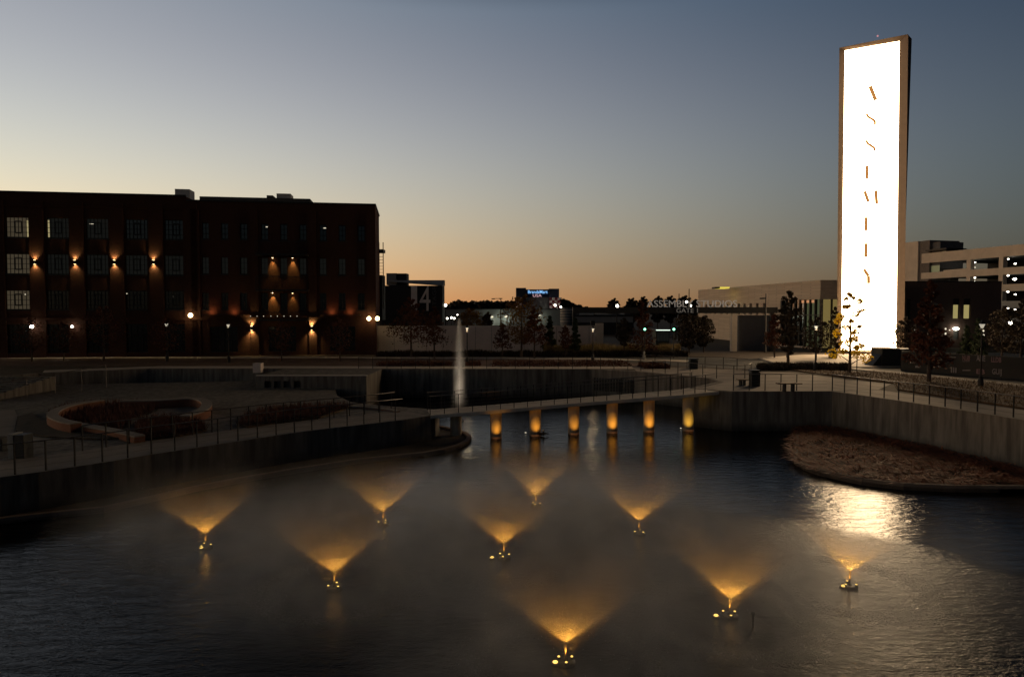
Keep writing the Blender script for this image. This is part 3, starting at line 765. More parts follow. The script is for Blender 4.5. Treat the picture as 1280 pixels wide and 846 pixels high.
# sconces: a metal can throwing light up and down the brick
def sconce(x,y,pw,up=True,down=True,col=(1,.68,.26),off=.33):
    s,z = bs(x,y); 
    root = MB().obox(A_,U,NB,(s-.13,-.14-.26,z-.22),(s+.13,-.142,z+.22)).build('wall_sconce', darkmetal, bb)
    for sg,on in ((1,up),(-1,down)):
        if not on: continue
        lp = bp_(s,-off,z+sg*.26)
        o = add_light('sconce_lamp','SPOT',lp,pw,col,root,.04,angle=R_(110),blend=1.0)
        tg = bp_(s,-.02,z+sg*.95); o.rotation_euler = (tg-lp).to_track_quat('-Z','Y').to_euler()
        MB().obox(A_,U,NB,(s-.09,-.14-.22,z+sg*.225-.003),(s+.09,-.19,z+sg*.235+.003)).build('lens', lamp_warm, root)
for x in (45,95,144,193): sconce(x,328,170)
for x in (315,390): sconce(x,410,380,col=(1,.70,.25))
for x,y in ((341,322),(366,322),(341,365.5),(366,366)):
    pw = 380 if not (x == 366 and y > 330) else 170
    s,z = bs(x,y); root = MB().obox(A_,U,NB,(s-.12,-.34,z-.05),(s+.12,-.002,z+.18)).build('wall_sconce', darkmetal, bb)
    lp = bp_(s,-.30,z-.12); o = add_light('sconce_lamp','SPOT',lp,pw,(1,.62,.16),root,.05,angle=R_(60),blend=.9)
    tg = bp_(s,-.0,z-1.3); o.rotation_euler = (tg-lp).to_track_quat('-Z','Y').to_euler()
    MB().obox(A_,U,NB,(s-.06,-.3,z-.07),(s+.06,-.1,z-.055)).build('lens', lamp_warm, root)
for x,l in ((265,1.3),(293,1.2),(415,.7),(437.5,1.3)):
    s,z = bs(x,393.5); root = MB().obox(A_,U,NB,(s-l,-1.0,z-.06),(s+l,-.23,z+.0)).build('canopy', darkmetal, bb)
    lp = bp_(s,-.4,z+.12); o = add_light('canopy_lamp','SPOT',lp,45,(1,.4,.15),root,.3,angle=R_(150),blend=1)
    o.rotation_euler = (NB*.6+Z*.5).to_track_quat('-Z','Y').to_euler()
def globe(x,y,r,m_,pw=0):
    s,z = bs(x,y); o = MB().ball(bp_(s,-.55,z),r,14).build('globe_lamp', m_, bb, smooth=True)
    MB().obox(A_,U,NB,(s-.03,-.55,z-r-.1),(s+.03,-.145,z-r-.04)).build('bracket', darkmetal, o)
    if pw: add_light('globe_light','POINT',bp_(s,-1.0,z),pw,(1,.7,.35),o,.2)
globe(240,394,.25,lamp_warm,20); globe(461.5,398,.25,lamp_warm,20); globe(43,408,.2,lamp_white,14); globe(93,408,.14,lamp_white,8); globe(472,398,.25,lamp_warm)
for x in (317,325,333,342,350,358,366,374): 
    s,z = bs(x,395); MB().ball(bp_(s,-1.56,z),.045,6).build('string_light', lamp_soft, bb)
# light spill on the pavement in front (ground floor shop light, as in the photograph)
# ladder and platform beyond the right end
lad = thing('roof_ladder', PD(476,400,92), 'tall caged steel ladder with a platform beside the right end of the brick building', 'ladder')
mb = MB()
for x in (474.5,479.5): a = PD(x,400,92); mb.box((a.x-.05,92,5.5),(a.x+.05,92.1,PD(x,303,92).z))
a0 = PD(474.5,400,92).x; a1 = PD(479.5,400,92).x; z = 7
while z < PD(476,318,92).z: mb.box((a0,92.02,z),(a1,92.08,z+.05)); z += .42
mb.build('ladder_rails', darkmetal, lad)
MB().box((PD(470,314,92).x,91.5,PD(470,316,92).z),(PD(480,314,92).x,93,PD(470,312,92).z)).build('platform', darkmetal, lad)
MB().box((PD(468,350,92).x,91.7,4),(PD(478,345,92).x,94,PD(470,344,92).z)).build('stair_box', blackpanel, lad)

# ================================================================ STAGE BUILDING (black, big 14)
D = 125; x0 = PD(466,380,D).x; x1 = PD(553,380,D).x
st = thing('stage_building', (x1-4,D,0), 'black windowless building lettered STAGE 14 behind the long pale wall', 'building')
zl = PD(480,352,D).z; zr = PD(553,349.5,D).z
mb = MB(); mb.box((x0-14,D,0),(x1,D+4,PD(553,357,D).z)); mb.build('wall', blackpanel, st)
mb = MB(); zz0 = PD(553,356.8,D).z
mb.add([(PD(484,352,D).x,D-.1,PD(484,351.5,D).z),(x1+.1,D-.1,zz0+.02),(x1+.1,D+2.2,zr),(PD(484,352,D).x,D+1.0,PD(484,350,D).z),
        (PD(484,352,D).x,D+4,PD(484,351.5,D).z),(x1+.1,D+4,zz0+.02),(x1+.1,D+4,zr),(PD(484,352,D).x,D+4,PD(484,350,D).z)],[(0,1,2,3),(1,5,6,2),(3,2,6,7),(4,7,6,5),(0,3,7,4),(0,4,5,1)])
mb.build('parapet', unit_m, st)
a = PD(483,352,D+1); b_ = PD(508,341.5,D+1); MB().box((a.x,D+1,zl-.6),((a.x+b_.x)/2,D+4,b_.z)).build('roof_unit', greywall, st)
MB().box(((a.x+b_.x)/2+.01,D+1.2,zl-.6),(b_.x,D+4,b_.z-.03)).build('roof_unit', blackpanel, st)
dimlet = mat('painted_numeral', (0.75,0.7,0.66), 0.8, 0.1, 2)
q = PD(514,388.5,D-.05); text_mesh('numeral','1',PD(514,357.5,D).z-q.z,q,Vector((1,0,0)),Z,dimlet,st,.03,fit=(PD(521.5,380,D).x-q.x))
q = PD(524.5,388.5,D-.05); text_mesh('numeral','4',PD(514,357.5,D).z-q.z,q,Vector((1,0,0)),Z,dimlet,st,.03,fit=(PD(538,380,D).x-q.x))
q = PD(545.5,386,D-.05); text_mesh('lettering','STAGE',PD(545,380,D).x-PD(540,380,D).x,q,Z,Vector((-1,0,0)),mat('dim_lettering',(.12,.11,.1)),st,.03,fit=(PD(540,358,D).z-PD(540,386,D).z))

# ================================================================ LONG PALE WALL and things behind
D = 84
def xw(px,D): return PD(px,400,D).x
pw_ = thing('perimeter_wall', (xw(600,D),D,0), 'long pale rendered wall with square piers behind the far promenade', 'wall')
zt = PD(600,408,D).z
mb = MB(); mb.box((xw(466,D),D,0),(xw(744.5,D),D+.3,zt)); mb.build('panel', whitewall, pw_)
mb = MB()
for k in range(14):
    x = xw(466,D)+k*2.0+.6; mb.box((x,D-.02,0),(x+.03,D-.003,zt-.05))
mb.build('joint', blackpanel, pw_)
MB().box((xw(466,D),D-.06,zt),(xw(744,D),D+.36,zt+.1)).build('coping', coping, pw_)
MB().box((xw(744.8,D),D-.3,0),(xw(754,D),D+.6,PD(750,404,D).z)).build('gate_pier', precast, pw_)
MB().box((xw(739,D),D+.4,0),(xw(744,D),D+.8,PD(741,401,D).z)).build('gate_pier', blackpanel, pw_)
# distant sheds
D = 165
sh_ = thing('warehouse', (xw(640,D),D,0), 'long low grey warehouse with small wall lamps beyond the pale wall', 'building')
MB().box((xw(552,D),D,0),(xw(716,D),D+20,PD(640,387,D).z)).build('wall', greywall, sh_)
MB().box((xw(551,D),D-.3,PD(640,387,D).z),(xw(717,D),D+20,PD(640,386,D).z)).build('roof_edge', slate, sh_)
for x,y,r,pw2 in ((615,396,.5,260),(632.5,395.5,.55,320),(675,394.5,.45,160),(586,391,.01,0)):
    q = PD(x,y,D-.9)
    if r > .1:
        o = MB().ball(q,r*.7,8,1,.6,.7).build('wall_lamp', lamp_soft, sh_)
        add_light('wall_light','POINT',q+Vector((0,-.6,-.5)),pw2*.3,(.9,1,.75),o,.2)
D = 150
wh = thing('storage_shed', (xw(760,D),D,0), 'dark grey shed with a pale roof strip right of the pale wall', 'building')
MB().box((xw(717.5,D),D,0),(xw(792,D),D+10,PD(740,393,D).z)).build('wall', blackpanel, wh)
MB().box((xw(718,D),D-.05,PD(740,403,D).z),(xw(716.2+75,D),D-.003,PD(740,396,D).z)).build('panel', greywall, wh)
MB().box((xw(724,D),D-.2,PD(740,393.5,D).z),(xw(742,D),D-.06,PD(740,391.5,D).z)).build('roof_strip', unit_m, wh)
tk = thing('water_tank', (xw(708,155),155,0), 'pale banded round tank between the warehouse and the shed', 'tank')
MB().lathe([(1.35,0),(1.35,PD(708,386.5,155).z),(1.1,PD(708,385,155).z)],(xw(708,155),155,0),20).build('shell', greywall, tk, smooth=False)
mb = MB()
for k in range(5): mb.lathe([(1.37,0),(1.42,.03),(1.42,.15),(1.37,.18)],(xw(708,155),155,PD(708,388+k*3.5,155).z),20)
mb.build('band', coping, tk)
# store with the blue lit sign and chequered corners
D = 235
stn = thing('store_building', (xw(673,D),D,0), 'distant store with a blue lit sign and red chequered corners', 'building')
zb = PD(673,389,D).z
navy = mat('navy_panel', (0.006,0.014,0.05), 0.6, 0.1, 1); cheq_r = mat('chequer_red', (0.18,0.02,0.03), 0.7, 0.1, 1); cheq_w = mat('chequer_white', (0.5,0.42,0.42), 0.7, 0.1, 1)
MB().box((xw(646,D),D,0),(xw(698,D),D+20,PD(673,363,D).z)).build('wall', greywall, stn)
MB().box((xw(657,D),D-.3,PD(673,371.5,D).z),(xw(687,D),D-.01,PD(673,361.8,D).z)).build('sign_band', navy, stn)
for xa,xb,yt in ((645,657.5,360),(686,698.5,361)):
    MB().box((xw(xa,D),D-1.2,0),(xw(xb,D),D+8,PD(673,yt,D).z)).build('corner_tower', mat('tower_navy%d'%xa, (0.02,0.025,0.06), 0.6, .1, 1), stn)
for xa,xb,name_,m_ in ((645.3,652.5,'chequer_red_tiles',cheq_r),(645.3,652.5,'chequer_white_tiles',cheq_w),(686.3,698.2,'chequer_red_tiles',cheq_r),(686.3,698.2,'chequer_white_tiles',cheq_w)):
    mb = MB(); w3 = (xw(649,D)-xw(645.6,D)); nX = int(round((xw(xb,D)-xw(xa,D))/w3))
    for i in range(nX):
        for j in range(4):
            if (i+j) % 2 == (0 if 'red' in name_ else 1):
                xx = xw(xa,D)+i*w3; zz = PD(673,372+j*3.3+3.3,D).z
                mb.box((xx,D-1.24,zz),(xx+w3,D-1.205,zz+w3))
    mb.build(name_, m_, stn)
mb = MB()
for xa,xb in ((645.6,657),(686.6,698)):
    for j in range(3):
        for i in range(4):
            xx = xw(xa+(xb-xa)*i/4+.5,D); zz = PD(673,363.5+j*2.7,D).z; mb.box((xx,D-1.23,zz),(xx+.45,D-1.205,zz+.12))
mb.build('window', win_dim, stn)
q = PD(660,366.8,D-.5); text_mesh('lettering','BrandsMart',PD(660,362.9,D).z-q.z,q,Vector((1,0,0)),Z,sign_blue,stn,.08,fit=xw(684.3,D)-q.x,bold=.012)
q = PD(666,371.2,D-.5); text_mesh('lettering','USA',PD(666,367.6,D).z-q.z,q,Vector((1,0,0)),Z,sign_pink,stn,.08,fit=xw(677,D)-q.x,bold=.012)

# ================================================================ STUDIO GATE
D = 88
gt = thing('studio_gate', (xw(840,D),D,0), 'long black beam gateway carrying raised ASSEMBLY STUDIOS letters and GATE 1', 'gateway')
zg0 = PD(840,391.5,D).z; zg1 = PD(840,384,D).z
MB().box((xw(716,D),D,zg0),(xw(972,D),D+.8,zg1)).build('beam', blackpanel, gt)
MB().box((xw(915.5,D),D+.1,0),(xw(922,D),D+.9,zg0)).build('column', precast, gt)
MB().box((xw(716,D),D+.1,0),(xw(719,D),D+.6,zg0)).build('column', blackpanel, gt)
MB().box((xw(964,D),D+.1,0),(xw(968,D),D+.6,zg0)).build('column', blackpanel, gt)
q = PD(808.5,383.9,D-.06); text_mesh('lettering','ASSEMBLY STUDIOS',PD(808,375.3,D).z-q.z,q,Vector((1,0,0)),Z,letter_m,gt,.06,fit=xw(921,D)-q.x)
q = PD(845.5,390.8,D-.06); text_mesh('lettering','GATE 1',PD(845,385.2,D).z-q.z,q,Vector((1,0,0)),Z,mat('gate_numeral_added_glow',(.4,.4,.4),emis=(1,.97,.92),es=.04),gt,.03,fit=xw(872,D)-q.x)  # faint glow added to this unlit lettering as well
bt = thing('gate_booth', (xw(828,96),96,0), 'small glazed gate booth with a white light strip along its roof', 'booth')
MB().box((xw(820,96),96,0),(xw(837,96),98.5,PD(828,414,96).z)).build('body', mat('booth_green',(.08,.09,.07)), bt)
MB().box((xw(818,96),95.4,PD(828,413.6,96).z),(xw(838,96),99,PD(828,411.8,96).z)).build('roof', darkmetal, bt)
MB().box((xw(819,96),95.3,PD(828,412.9,96).z),(xw(836.5,96),95.38,PD(828,412,96).z)).build('light_strip', tube, bt)
mb = MB(); 
for k in range(5): x=xw(821,96)+k*.42; mb.box((x,95.9,.9),(x+.06,95.99,PD(828,414,96).z))
mb.build('mullion', darkmetal, bt)
MB().box((xw(821,96),95.91,1.0),(xw(836,96),95.95,2.3)).build('window', win_dim, bt)
for x,lab in ((806,'green signal lamp on a pole left of the gate booth'),(842.3,'green signal lamp on a pole right of the gate booth')):
    q = PD(x,411.5,75.5); r_ = thing('signal_light', (q.x,q.y,0), lab, 'signal', 'green signals at the studio gate')
    MB().tube([(q.x,q.y,0),(q.x,q.y,q.z-.2)],.05,6).build('pole', darkmetal, r_)
    MB().box((q.x-.16,q.y,q.z-.25),(q.x+.16,q.y+.25,q.z+.25)).build('housing', darkmetal, r_)
    MB().ball((q.x,q.y-.03,q.z),.13,8).build('lens', lamp_green, r_)
q = PD(930,437,89.5)
sw = thing('entry_sign_wall', (xw(940,89.5),89.5,0), 'dull blue-grey panel wall under the gateway beam right of the pale column', 'wall')
MB().box((xw(923,89.5),89.5,0),(xw(962,89.5),89.9,PD(940,394,89.5).z)).build('panel', mat('bluegrey_panel',(.10,.105,.12),.7,.15,.6), sw)

# ================================================================ LIMESTONE BUILDING
lo = Vector((PD(1024,437,92).x,92,0)); hi = Vector((PD(872,437,137).x,137,0))
U2 = (hi-lo).normalized(); N2 = Vector((U2.y,-U2.x,0))  # into the building = +x side
if N2.x < 0: N2 = -N2
lb = thing('stone_building', lo, 'cream limestone block building with a glowing glass lobby left of the tower', 'building')
def ls(px,py): q = PP(px,py,lo,N2); return (q-lo).dot(U2), q.z
zt = PD(1024,350,92).z; LN = (hi-lo).length
zglass = PD(1024,374,92).z
sg = ls(975,400)[0]
hs = [(0.0,sg,0.25,zglass)]
for x in (884,889,895,903,910,917,925,932,940,948,957):
    s,_ = ls(x,380); s2_,_ = ls(x-2.2,380); hs.append((s,s+max(.9,(s2_-s)*.9),zglass-2.2,zglass-.35))
for x0_,x1_ in ((890,884),(905,898)): pass
W = MB(); holed(W, lo,U2,N2,0,LN,0,zt,hs,.35)
ex = 8.5
W.quad(lo,lo+Vector((.001,0,0)),lo+Vector((.001,0,zglass)),lo+Z*zglass)
W.add([lo+Z*zglass, lo+Vector((ex,0,0))+Z*zglass, lo+Vector((ex,0,0))+Z*zt, lo+Z*zt],[(0,1,2,3)])
W.add([hi, hi+Vector((20,0,0)), hi+Vector((20,0,zt)), hi+Z*zt],[(0,1,2,3)])
W.build('wall', stonem, lb)
MB().add([lo+Z*(zt-.3), lo+Vector((ex,0,0))+Z*(zt-.3), hi+Vector((20,0,0))+Z*(zt-.3), hi+Z*(zt-.3)],[(0,1,2,3)]).build('roof', slate, lb)
SO = MB(); SO.add([lo+Z*(zglass+.003)+N2*.02, lo+Vector((ex,0.02,0))+Z*(zglass+.003), lo+U2*(sg)+N2*9+Z*(zglass+.003), lo+U2*sg+Z*(zglass+.003)+N2*.02],[(0,1,2,3)]); SO.build('soffit', mat('timber_soffit',(.3,.14,.08)), lb)
MB().quad(lo+N2*.3+Z*(zglass-.45)+U2*2,lo+U2*(sg*.55)+N2*.3+Z*(zglass-.45),lo+U2*(sg*.55)+N2*.3+Z*(zglass-.06),lo+N2*.3+Z*(zglass-.06)+U2*2).build('ceiling_glow', lobby_warm, lb)
# lobby: back wall that glows, mullions in front
gl = MB(); gl.quad(lo+U2*.4+N2*.55+Z*.25, lo+U2*(sg*.40)+N2*.55+Z*.25, lo+U2*(sg*.40)+N2*.55+Z*zglass, lo+U2*.4+N2*.55+Z*zglass); gl.build('lit_glazing', lobby_green, lb)
gl = MB(); gl.quad(lo+Vector((.6,.5,.25)), lo+Vector((ex,.5,.25)), lo+Vector((ex,.5,zglass)), lo+Vector((.6,.5,zglass))); gl.build('lit_glazing', lobby, lb)
gl = MB(); gl.quad(lo+U2*(sg*.40)+N2*.56+Z*.25, lo+U2*sg+N2*.56+Z*.25, lo+U2*sg+N2*.56+Z*zglass, lo+U2*(sg*.40)+N2*.56+Z*zglass); gl.build('glazing', glassd, lb)
mb = MB(); k = 0.0
while k < sg: mb.obox(lo,U2,N2,(k,.05,.25),(k+.22,.4,zglass)); k += 1.35
for zz in (1.9,4.6): mb.obox(lo,U2,N2,(0,.06,zz),(sg,.3,zz+.12))
k = 0.3
while k < ex: mb.box((lo.x+k,lo.y+.05,.25),(lo.x+k+.14,lo.y+.4,zglass)); k += 1.3
for zz in (1.9,3.3): mb.box((lo.x,lo.y+.06,zz),(lo.x+ex,lo.y+.3,zz+.12))
mb.build('mullion', darkmetal, lb)
for h in hs[1:]:
    MB().quad(lo+U2*h[0]+N2*.3+Z*h[2],lo+U2*h[1]+N2*.3+Z*h[2],lo+U2*h[1]+N2*.3+Z*h[3],lo+U2*h[0]+N2*.3+Z*h[3]).build('slit_window', glassd, lb)
a = PD(894,361,118); b_ = PD(912,358.6,118)
MB().box((a.x,118,zt-.3),(a.x+.8,120,b_.z)).build('roof_hatch', blackpanel, lb)
MB().box((a.x+.81,118,zt-.3),(b_.x,121,b_.z)).build('roof_light', roof_yel, lb)

# ================================================================ BRICK ANNEX right of the tower
D = 97; ax = thing('brick_annex', (xw(1190,D),D,0), 'dark brown brick building with two tall yellow lit windows right of the tower', 'building')
o_ = Vector((xw(1120,D),D,0)); UX = Vector((1,0,0)); NY = Vector((0,1,0)); wx = lambda p_: xw(p_,D)-o_.x; hz = lambda y: PD(1190,y,D).z
hs = [(wx(1191),wx(1199),hz(398),hz(373.5)),(wx(1204.3),wx(1213),hz(398),hz(373.5)),(wx(1167),wx(1174),hz(398),hz(379)),(wx(1192),wx(1199.5),hz(424),hz(408)),(wx(1204.5),wx(1211),hz(424),hz(408)),(wx(1133),wx(1138),.2,hz(374)),(wx(1152),wx(1157),hz(398),hz(379))]
W = MB(); ztA = hz(352.5); holed(W,o_,UX,NY,0,wx(1251),0,ztA,hs,.35)
W.quad(o_+UX*wx(1251),o_+UX*wx(1251)+NY*14,o_+UX*wx(1251)+NY*14+Z*ztA,o_+UX*wx(1251)+Z*ztA); W.quad(o_+NY*14,o_,o_+Z*ztA,o_+NY*14+Z*ztA)
W.build('wall', brickd, ax)
MB().box((o_.x,D+.01,ztA-.3),(o_.x+wx(1251),D+14,ztA-.28)).build('roof', slate, ax)
MB().box((o_.x,D-.05,ztA),(o_.x+wx(1251)+.05,D+.3,ztA+.12)).build('parapet_cap', darkmetal, ax)
for i,h in enumerate(hs):
    fr_ = MB()
    zt_ = h[3]-(.85 if i < 2 else 0)
    for q in ((h[0],h[0]+.07,h[2],h[3]),(h[1]-.07,h[1],h[2],h[3])): fr_.box((o_.x+q[0],D+.15,q[2]),(o_.x+q[1],D+.25,q[3]))
    if i < 2: fr_.box((o_.x+h[0]+.07,D+.14,zt_),(o_.x+h[1]-.07,D+.26,h[3]))
    f_ = fr_.build('window', darkmetal, ax)
    m_ = [win_olive,win_olive,win_dim,win_dim,win_tan,glassd,glassd][i]
    MB().quad((o_.x+h[0],D+.3,h[2]),(o_.x+h[1],D+.3,h[2]),(o_.x+h[1],D+.3,zt_),(o_.x+h[0],D+.3,zt_)).build('pane', m_, f_)
for x,y,sx_,m_,pw2 in ((1195,410.8,.55,lamp_white,25),(1144,412,.14,lamp_soft,0),(1144.6,418,.2,lamp_soft,0),(1182,411,.14,lamp_soft,0),(1182,417,.16,lamp_soft,0),(1187,412.5,.1,lamp_soft,0),(1229.3,413.5,.14,lamp_soft,0),(1229.5,419,.16,lamp_soft,0)):
    q = PD(x,y,D-.3); o = MB().ball(q,.32,8,sx_/.32*.8,.4,.7 if sx_>.5 else sx_/.32).build('wall_lamp', m_, ax)
    if pw2: add_light('wall_light','POINT',q+Vector((0,-.8,-.3)),pw2,(1,.9,.55),o,.2)

# ================================================================ PARKING GARAGE
g0 = Vector((PD(1150,400,132).x,132,0)); g1 = Vector((PD(1280,400,112).x,112,0))
U3 = (g1-g0).normalized(); N3 = Vector((-U3.y,U3.x,0))
if N3.y < 0: N3 = -N3
pg = thing('parking_garage', g0, 'pale concrete parking garage with lit open decks behind the brown brick building', 'garage')
def gs(px,py): q = PP(px,py,g0,N3); return (q-g0).dot(U3), q.z
GL = (g1-g0).length+26
ztop = gs(1280,305)[1]; lev = gs(1280,333)[1]-gs(1280,354.5)[1]
band = MB(); zt0 = ztop; k = 0
lv = []
while zt0 > 1:
    hband = (gs(1280,305)[1]-gs(1280,319)[1]) if k == 0 else (gs(1280,333)[1]-gs(1280,342)[1])
    band.obox(g0,U3,N3,(0,0,zt0-hband),(GL,.35,zt0)); lv.append((zt0-hband, zt0)); 
    zt0 = zt0 - (gs(1280,305)[1]-gs(1280,333)[1]) if k == 0 else zt0-lev
    k += 1
band.build('parapet_band', precast, pg)
sl = MB()
for zb_,zt_ in lv: sl.obox(g0,U3,N3,(0,.36,zb_+.25),(GL,30,zb_+.5))
sl.build('deck_slab', slate, pg)
MB().obox(g0,U3,N3,(0,16,0),(GL,16.3,ztop-1.5)).build('back_wall', blackpanel, pg)
for x in (1150.8,1210,1250.5,1293,1340):
    s,_ = gs(x,350); MB().obox(g0,U3,N3,(s-.4,.02,0),(s+.4,.9,lv[0][0]+.1)).build('column', precast, pg)
gl_pts = [(1218.5,328),(1218.5,334.3),(1218.3,347.2),(1218.4,352),(1260,324),(1269,329.6),(1260,344.5),(1268.3,349),(1259.8,364.6),(1269,368),(1260,385),(1268.6,387)]
for i,(x,y) in enumerate(gl_pts):
    s,z = gs(x,y); dpt = 3.0+(i%2)*2
    q = PP(x,y,g0+N3*dpt,N3); MB().ball(q,.15 if i != 7 else .27,8,1.3,1,.7).build('ceiling_lamp', lamp_white if i not in (1,) else lamp_soft, pg)
for i,(x,y) in enumerate([(1218.5,330),(1264,326),(1264,346),(1264,366)]):
    q = PP(x,y,g0+N3*4,N3); add_light('deck_light','POINT',q+Vector((0,0,-.4)),40,(1,.9,.7),pg,.3)
tb = MB(); a = PD(1131.5,301,134); b_ = PD(1149.3,301,131.4)
zts = PD(1149,301.2,132).z
s0,_ = gs(1131,320); s1,_ = gs(1149,320)
tb.obox(g0,U3,N3,(s0-3,-.3,0),(s1,-.001,zts)); tb.build('stair_tower', precast, pg)
s2_,_ = gs(1172,310); s3,_ = gs(1162,310)
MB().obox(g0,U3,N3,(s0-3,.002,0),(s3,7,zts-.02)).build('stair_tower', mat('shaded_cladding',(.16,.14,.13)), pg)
MB().obox(g0,U3,N3,(s3+.01,.6,ztop-3),(s2_,6,PD(1165,303,130).z)).build('lift_lobby', mat('lobby_cladding',(.12,.12,.13)), pg)
s4,_ = gs(1160,310); s5,_ = gs(1186.5,311)
MB().obox(g0,U3,N3,(s4,-.6,gs(1186,312)[1]),(s5,4,gs(1186,310)[1])).build('canopy', darkmetal, pg)
s6,_ = gs(1161.5,315); s7,_ = gs(1178,315)
MB().obox(g0,U3,N3,(s6+.3,.8,ztop-1),(s7,.9,gs(1186,313)[1])).build('glass_screen', glassd, pg)
s8,_ = gs(1161.5,340); s9,_ = gs(1171.5,340)
MB().obox(g0,U3,N3,(s8,.5,gs(1165,341)[1]),(s9,.56,gs(1165,332)[1])).build('lit_landing', glow('landing_glow',(.9,.85,.4),.12), pg)
s,_ = gs(1177,340); s_b,_ = gs(1208,340)
MB().obox(g0,U3,N3,(s,.4,gs(1200,341)[1]),(s_b,.7,gs(1200,336)[1])).build('ramp_wall', precast, pg)

# ================================================================ TOWER with lit screen
TL_ = PD(1046,443,85.5); TR_ = PD(1130,441,82.0)
T0 = Vector((TL_.x,TL_.y,0)); TUv = (Vector((TR_.x,TR_.y,0))-T0); TU = TUv.normalized(); TN = Vector((TU.y,-TU.x,0))
if TN.y > 0: TN = -TN                       # TN faces the viewer
def tp(px,py,off=0.0):
    return PP(px,py,T0+TN*off,TN)
tw = thing('sign_tower', T0+TU*4, 'tall glowing white screen tower in a pale metal frame spelling ASSEMBLY', 'tower')
OTL,OTR,OBR,OBL = tp(1049.3,60.8),tp(1135.2,43.8),tp(1130,441),tp(1046,443)
OBL.z = 0; OBR.z = 0
ITL,ITR,IBR,IBL = tp(1056,63.5),tp(1124.5,51.6),tp(1120,435.5),tp(1051.4,438.5)
frame_m = mat('champagne_metal', (0.36,0.27,0.2), 0.4, 0.08, 2, metal=0.3)
bk = -TN*1.6
mb = MB()
FO = [v+TN*.22 for v in (OTL,OTR,OBR,OBL)]      # bezel slopes out from the screen to a proud outer edge
mb.add(FO+[ITL,ITR,IBR,IBL],[(0,4,5,1),(1,5,6,2),(2,6,7,3),(3,7,4,0)])
mb.add(FO+[OTL,OTR,OBR,OBL],[(0,1,5,4),(1,2,6,5),(2,3,7,6),(3,0,4,7)])
inn_ = [v-TN*.25 for v in (ITL,ITR,IBR,IBL)]
mb.add([ITL,ITR,IBR,IBL]+inn_,[(0,1,5,4),(1,2,6,5),(2,3,7,6),(3,0,4,7)])
mb.build('frame', frame_m, tw)
mb = MB(); fin = OTR+bk*1.0; 
bTR = OTR-TN*1.6+TU*.42; bBR = OBR-TN*1.2-TU*.25; bTL = OTL-TN*1.6; bBL = OBL-TN*1.2
mb.add([OTL,OTR,OBR,OBL,bTL,bTR,bBR,bBL],[(0,1,5,4),(1,2,6,5),(3,0,4,7),(4,5,6,7)])
mb.build('back_cladding', mat('dark_cladding',(.09,.06,.05)), tw)
sm = MB(); sm.add([v-TN*.05 for v in (ITL,IBL,IBR,ITR)],[(0,1,2,3)]); 
scr = sm.build('led_screen', screen_m, tw)
# the thick strokes of the letters, standing on the screen
def stroke(pts, w_):
    m = MB(); c = [tp(x,y,.0) for x,y in pts]
    for i in range(len(c)-1):
        a,b = c[i],c[i+1]; d = (b-a).normalized(); s__ = d.cross(TN).normalized()*w_/2
        e = d*(.06 if 0 < i else 0)
        m.add([a-s__-e,a+s__-e,b+s__,b-s__, a-s__-e-TN*.045,a+s__-e-TN*.045,b+s__-TN*.045,b-s__-TN*.045],[(0,1,2,3),(0,1,5,4),(1,2,6,5),(2,3,7,6),(3,0,4,7)])
    return m
SW = .20
def smooth(pts):
    out = []
    for i in range(len(pts)-1):
        p0,p1,p2,p3 = [Vector((*pts[max(0,min(len(pts)-1,i+k))],0)) for k in (-1,0,1,2)]
        for k in range(6):
            q = k/6; v = 0.5*((2*p1)+(-p0+p2)*q+(2*p0-5*p1+4*p2-p3)*q*q+(-p0+3*p1-3*p2+p3)*q**3); out.append((v.x,v.y))
    out.append(pts[-1]); return out
letters = [
 ('letter_a',[[(1087.6,108),(1094.6,125.5)]],.42),
 ('letter_s',[smooth([(1083.2,142),(1085.3,146),(1090,149),(1093.3,151.8),(1093.6,156)])],.27),
 ('letter_s',[smooth([(1082.6,175.5),(1085,179.6),(1089.6,182.8),(1093,185.5),(1093.4,189)])],.27),
 ('letter_e',[[(1083.8,207),(1083.5,224)]],.36),
 ('letter_m',[[(1080.8,239),(1085.6,252.5)],[(1094.6,238),(1096,255)]],.36),
 ('letter_b',[[(1082.8,271.5),(1082.5,288.5)]],.38),
 ('letter_l',[[(1082.5,304),(1082.2,321.5)]],.40),
 ('letter_y',[[(1079.8,336.5),(1085.6,345)],[(1085.6,345),(1085.8,354.5)]],.38)]
for nm_,strokes,w2 in letters:
    m = MB()
    for s in strokes: q = stroke(s,w2); m.add(q.v,q.f)
    m.build(nm_, stroke_m, tw)
MB().prism([tuple((T0-TU*.6+TN*.9)[:2]),tuple((T0+TUv+TU*.6+TN*.9)[:2]),tuple((T0+TUv+TU*.6-TN*2.4)[:2]),tuple((T0-TU*.6-TN*2.4)[:2])],0,.32).build('plinth', precast, tw)
MB().ball(tp(1097,48,-.4)+Z*.25,.12,6).build('beacon', glow('red_beacon',(.9,.4,.45),.6), tw)

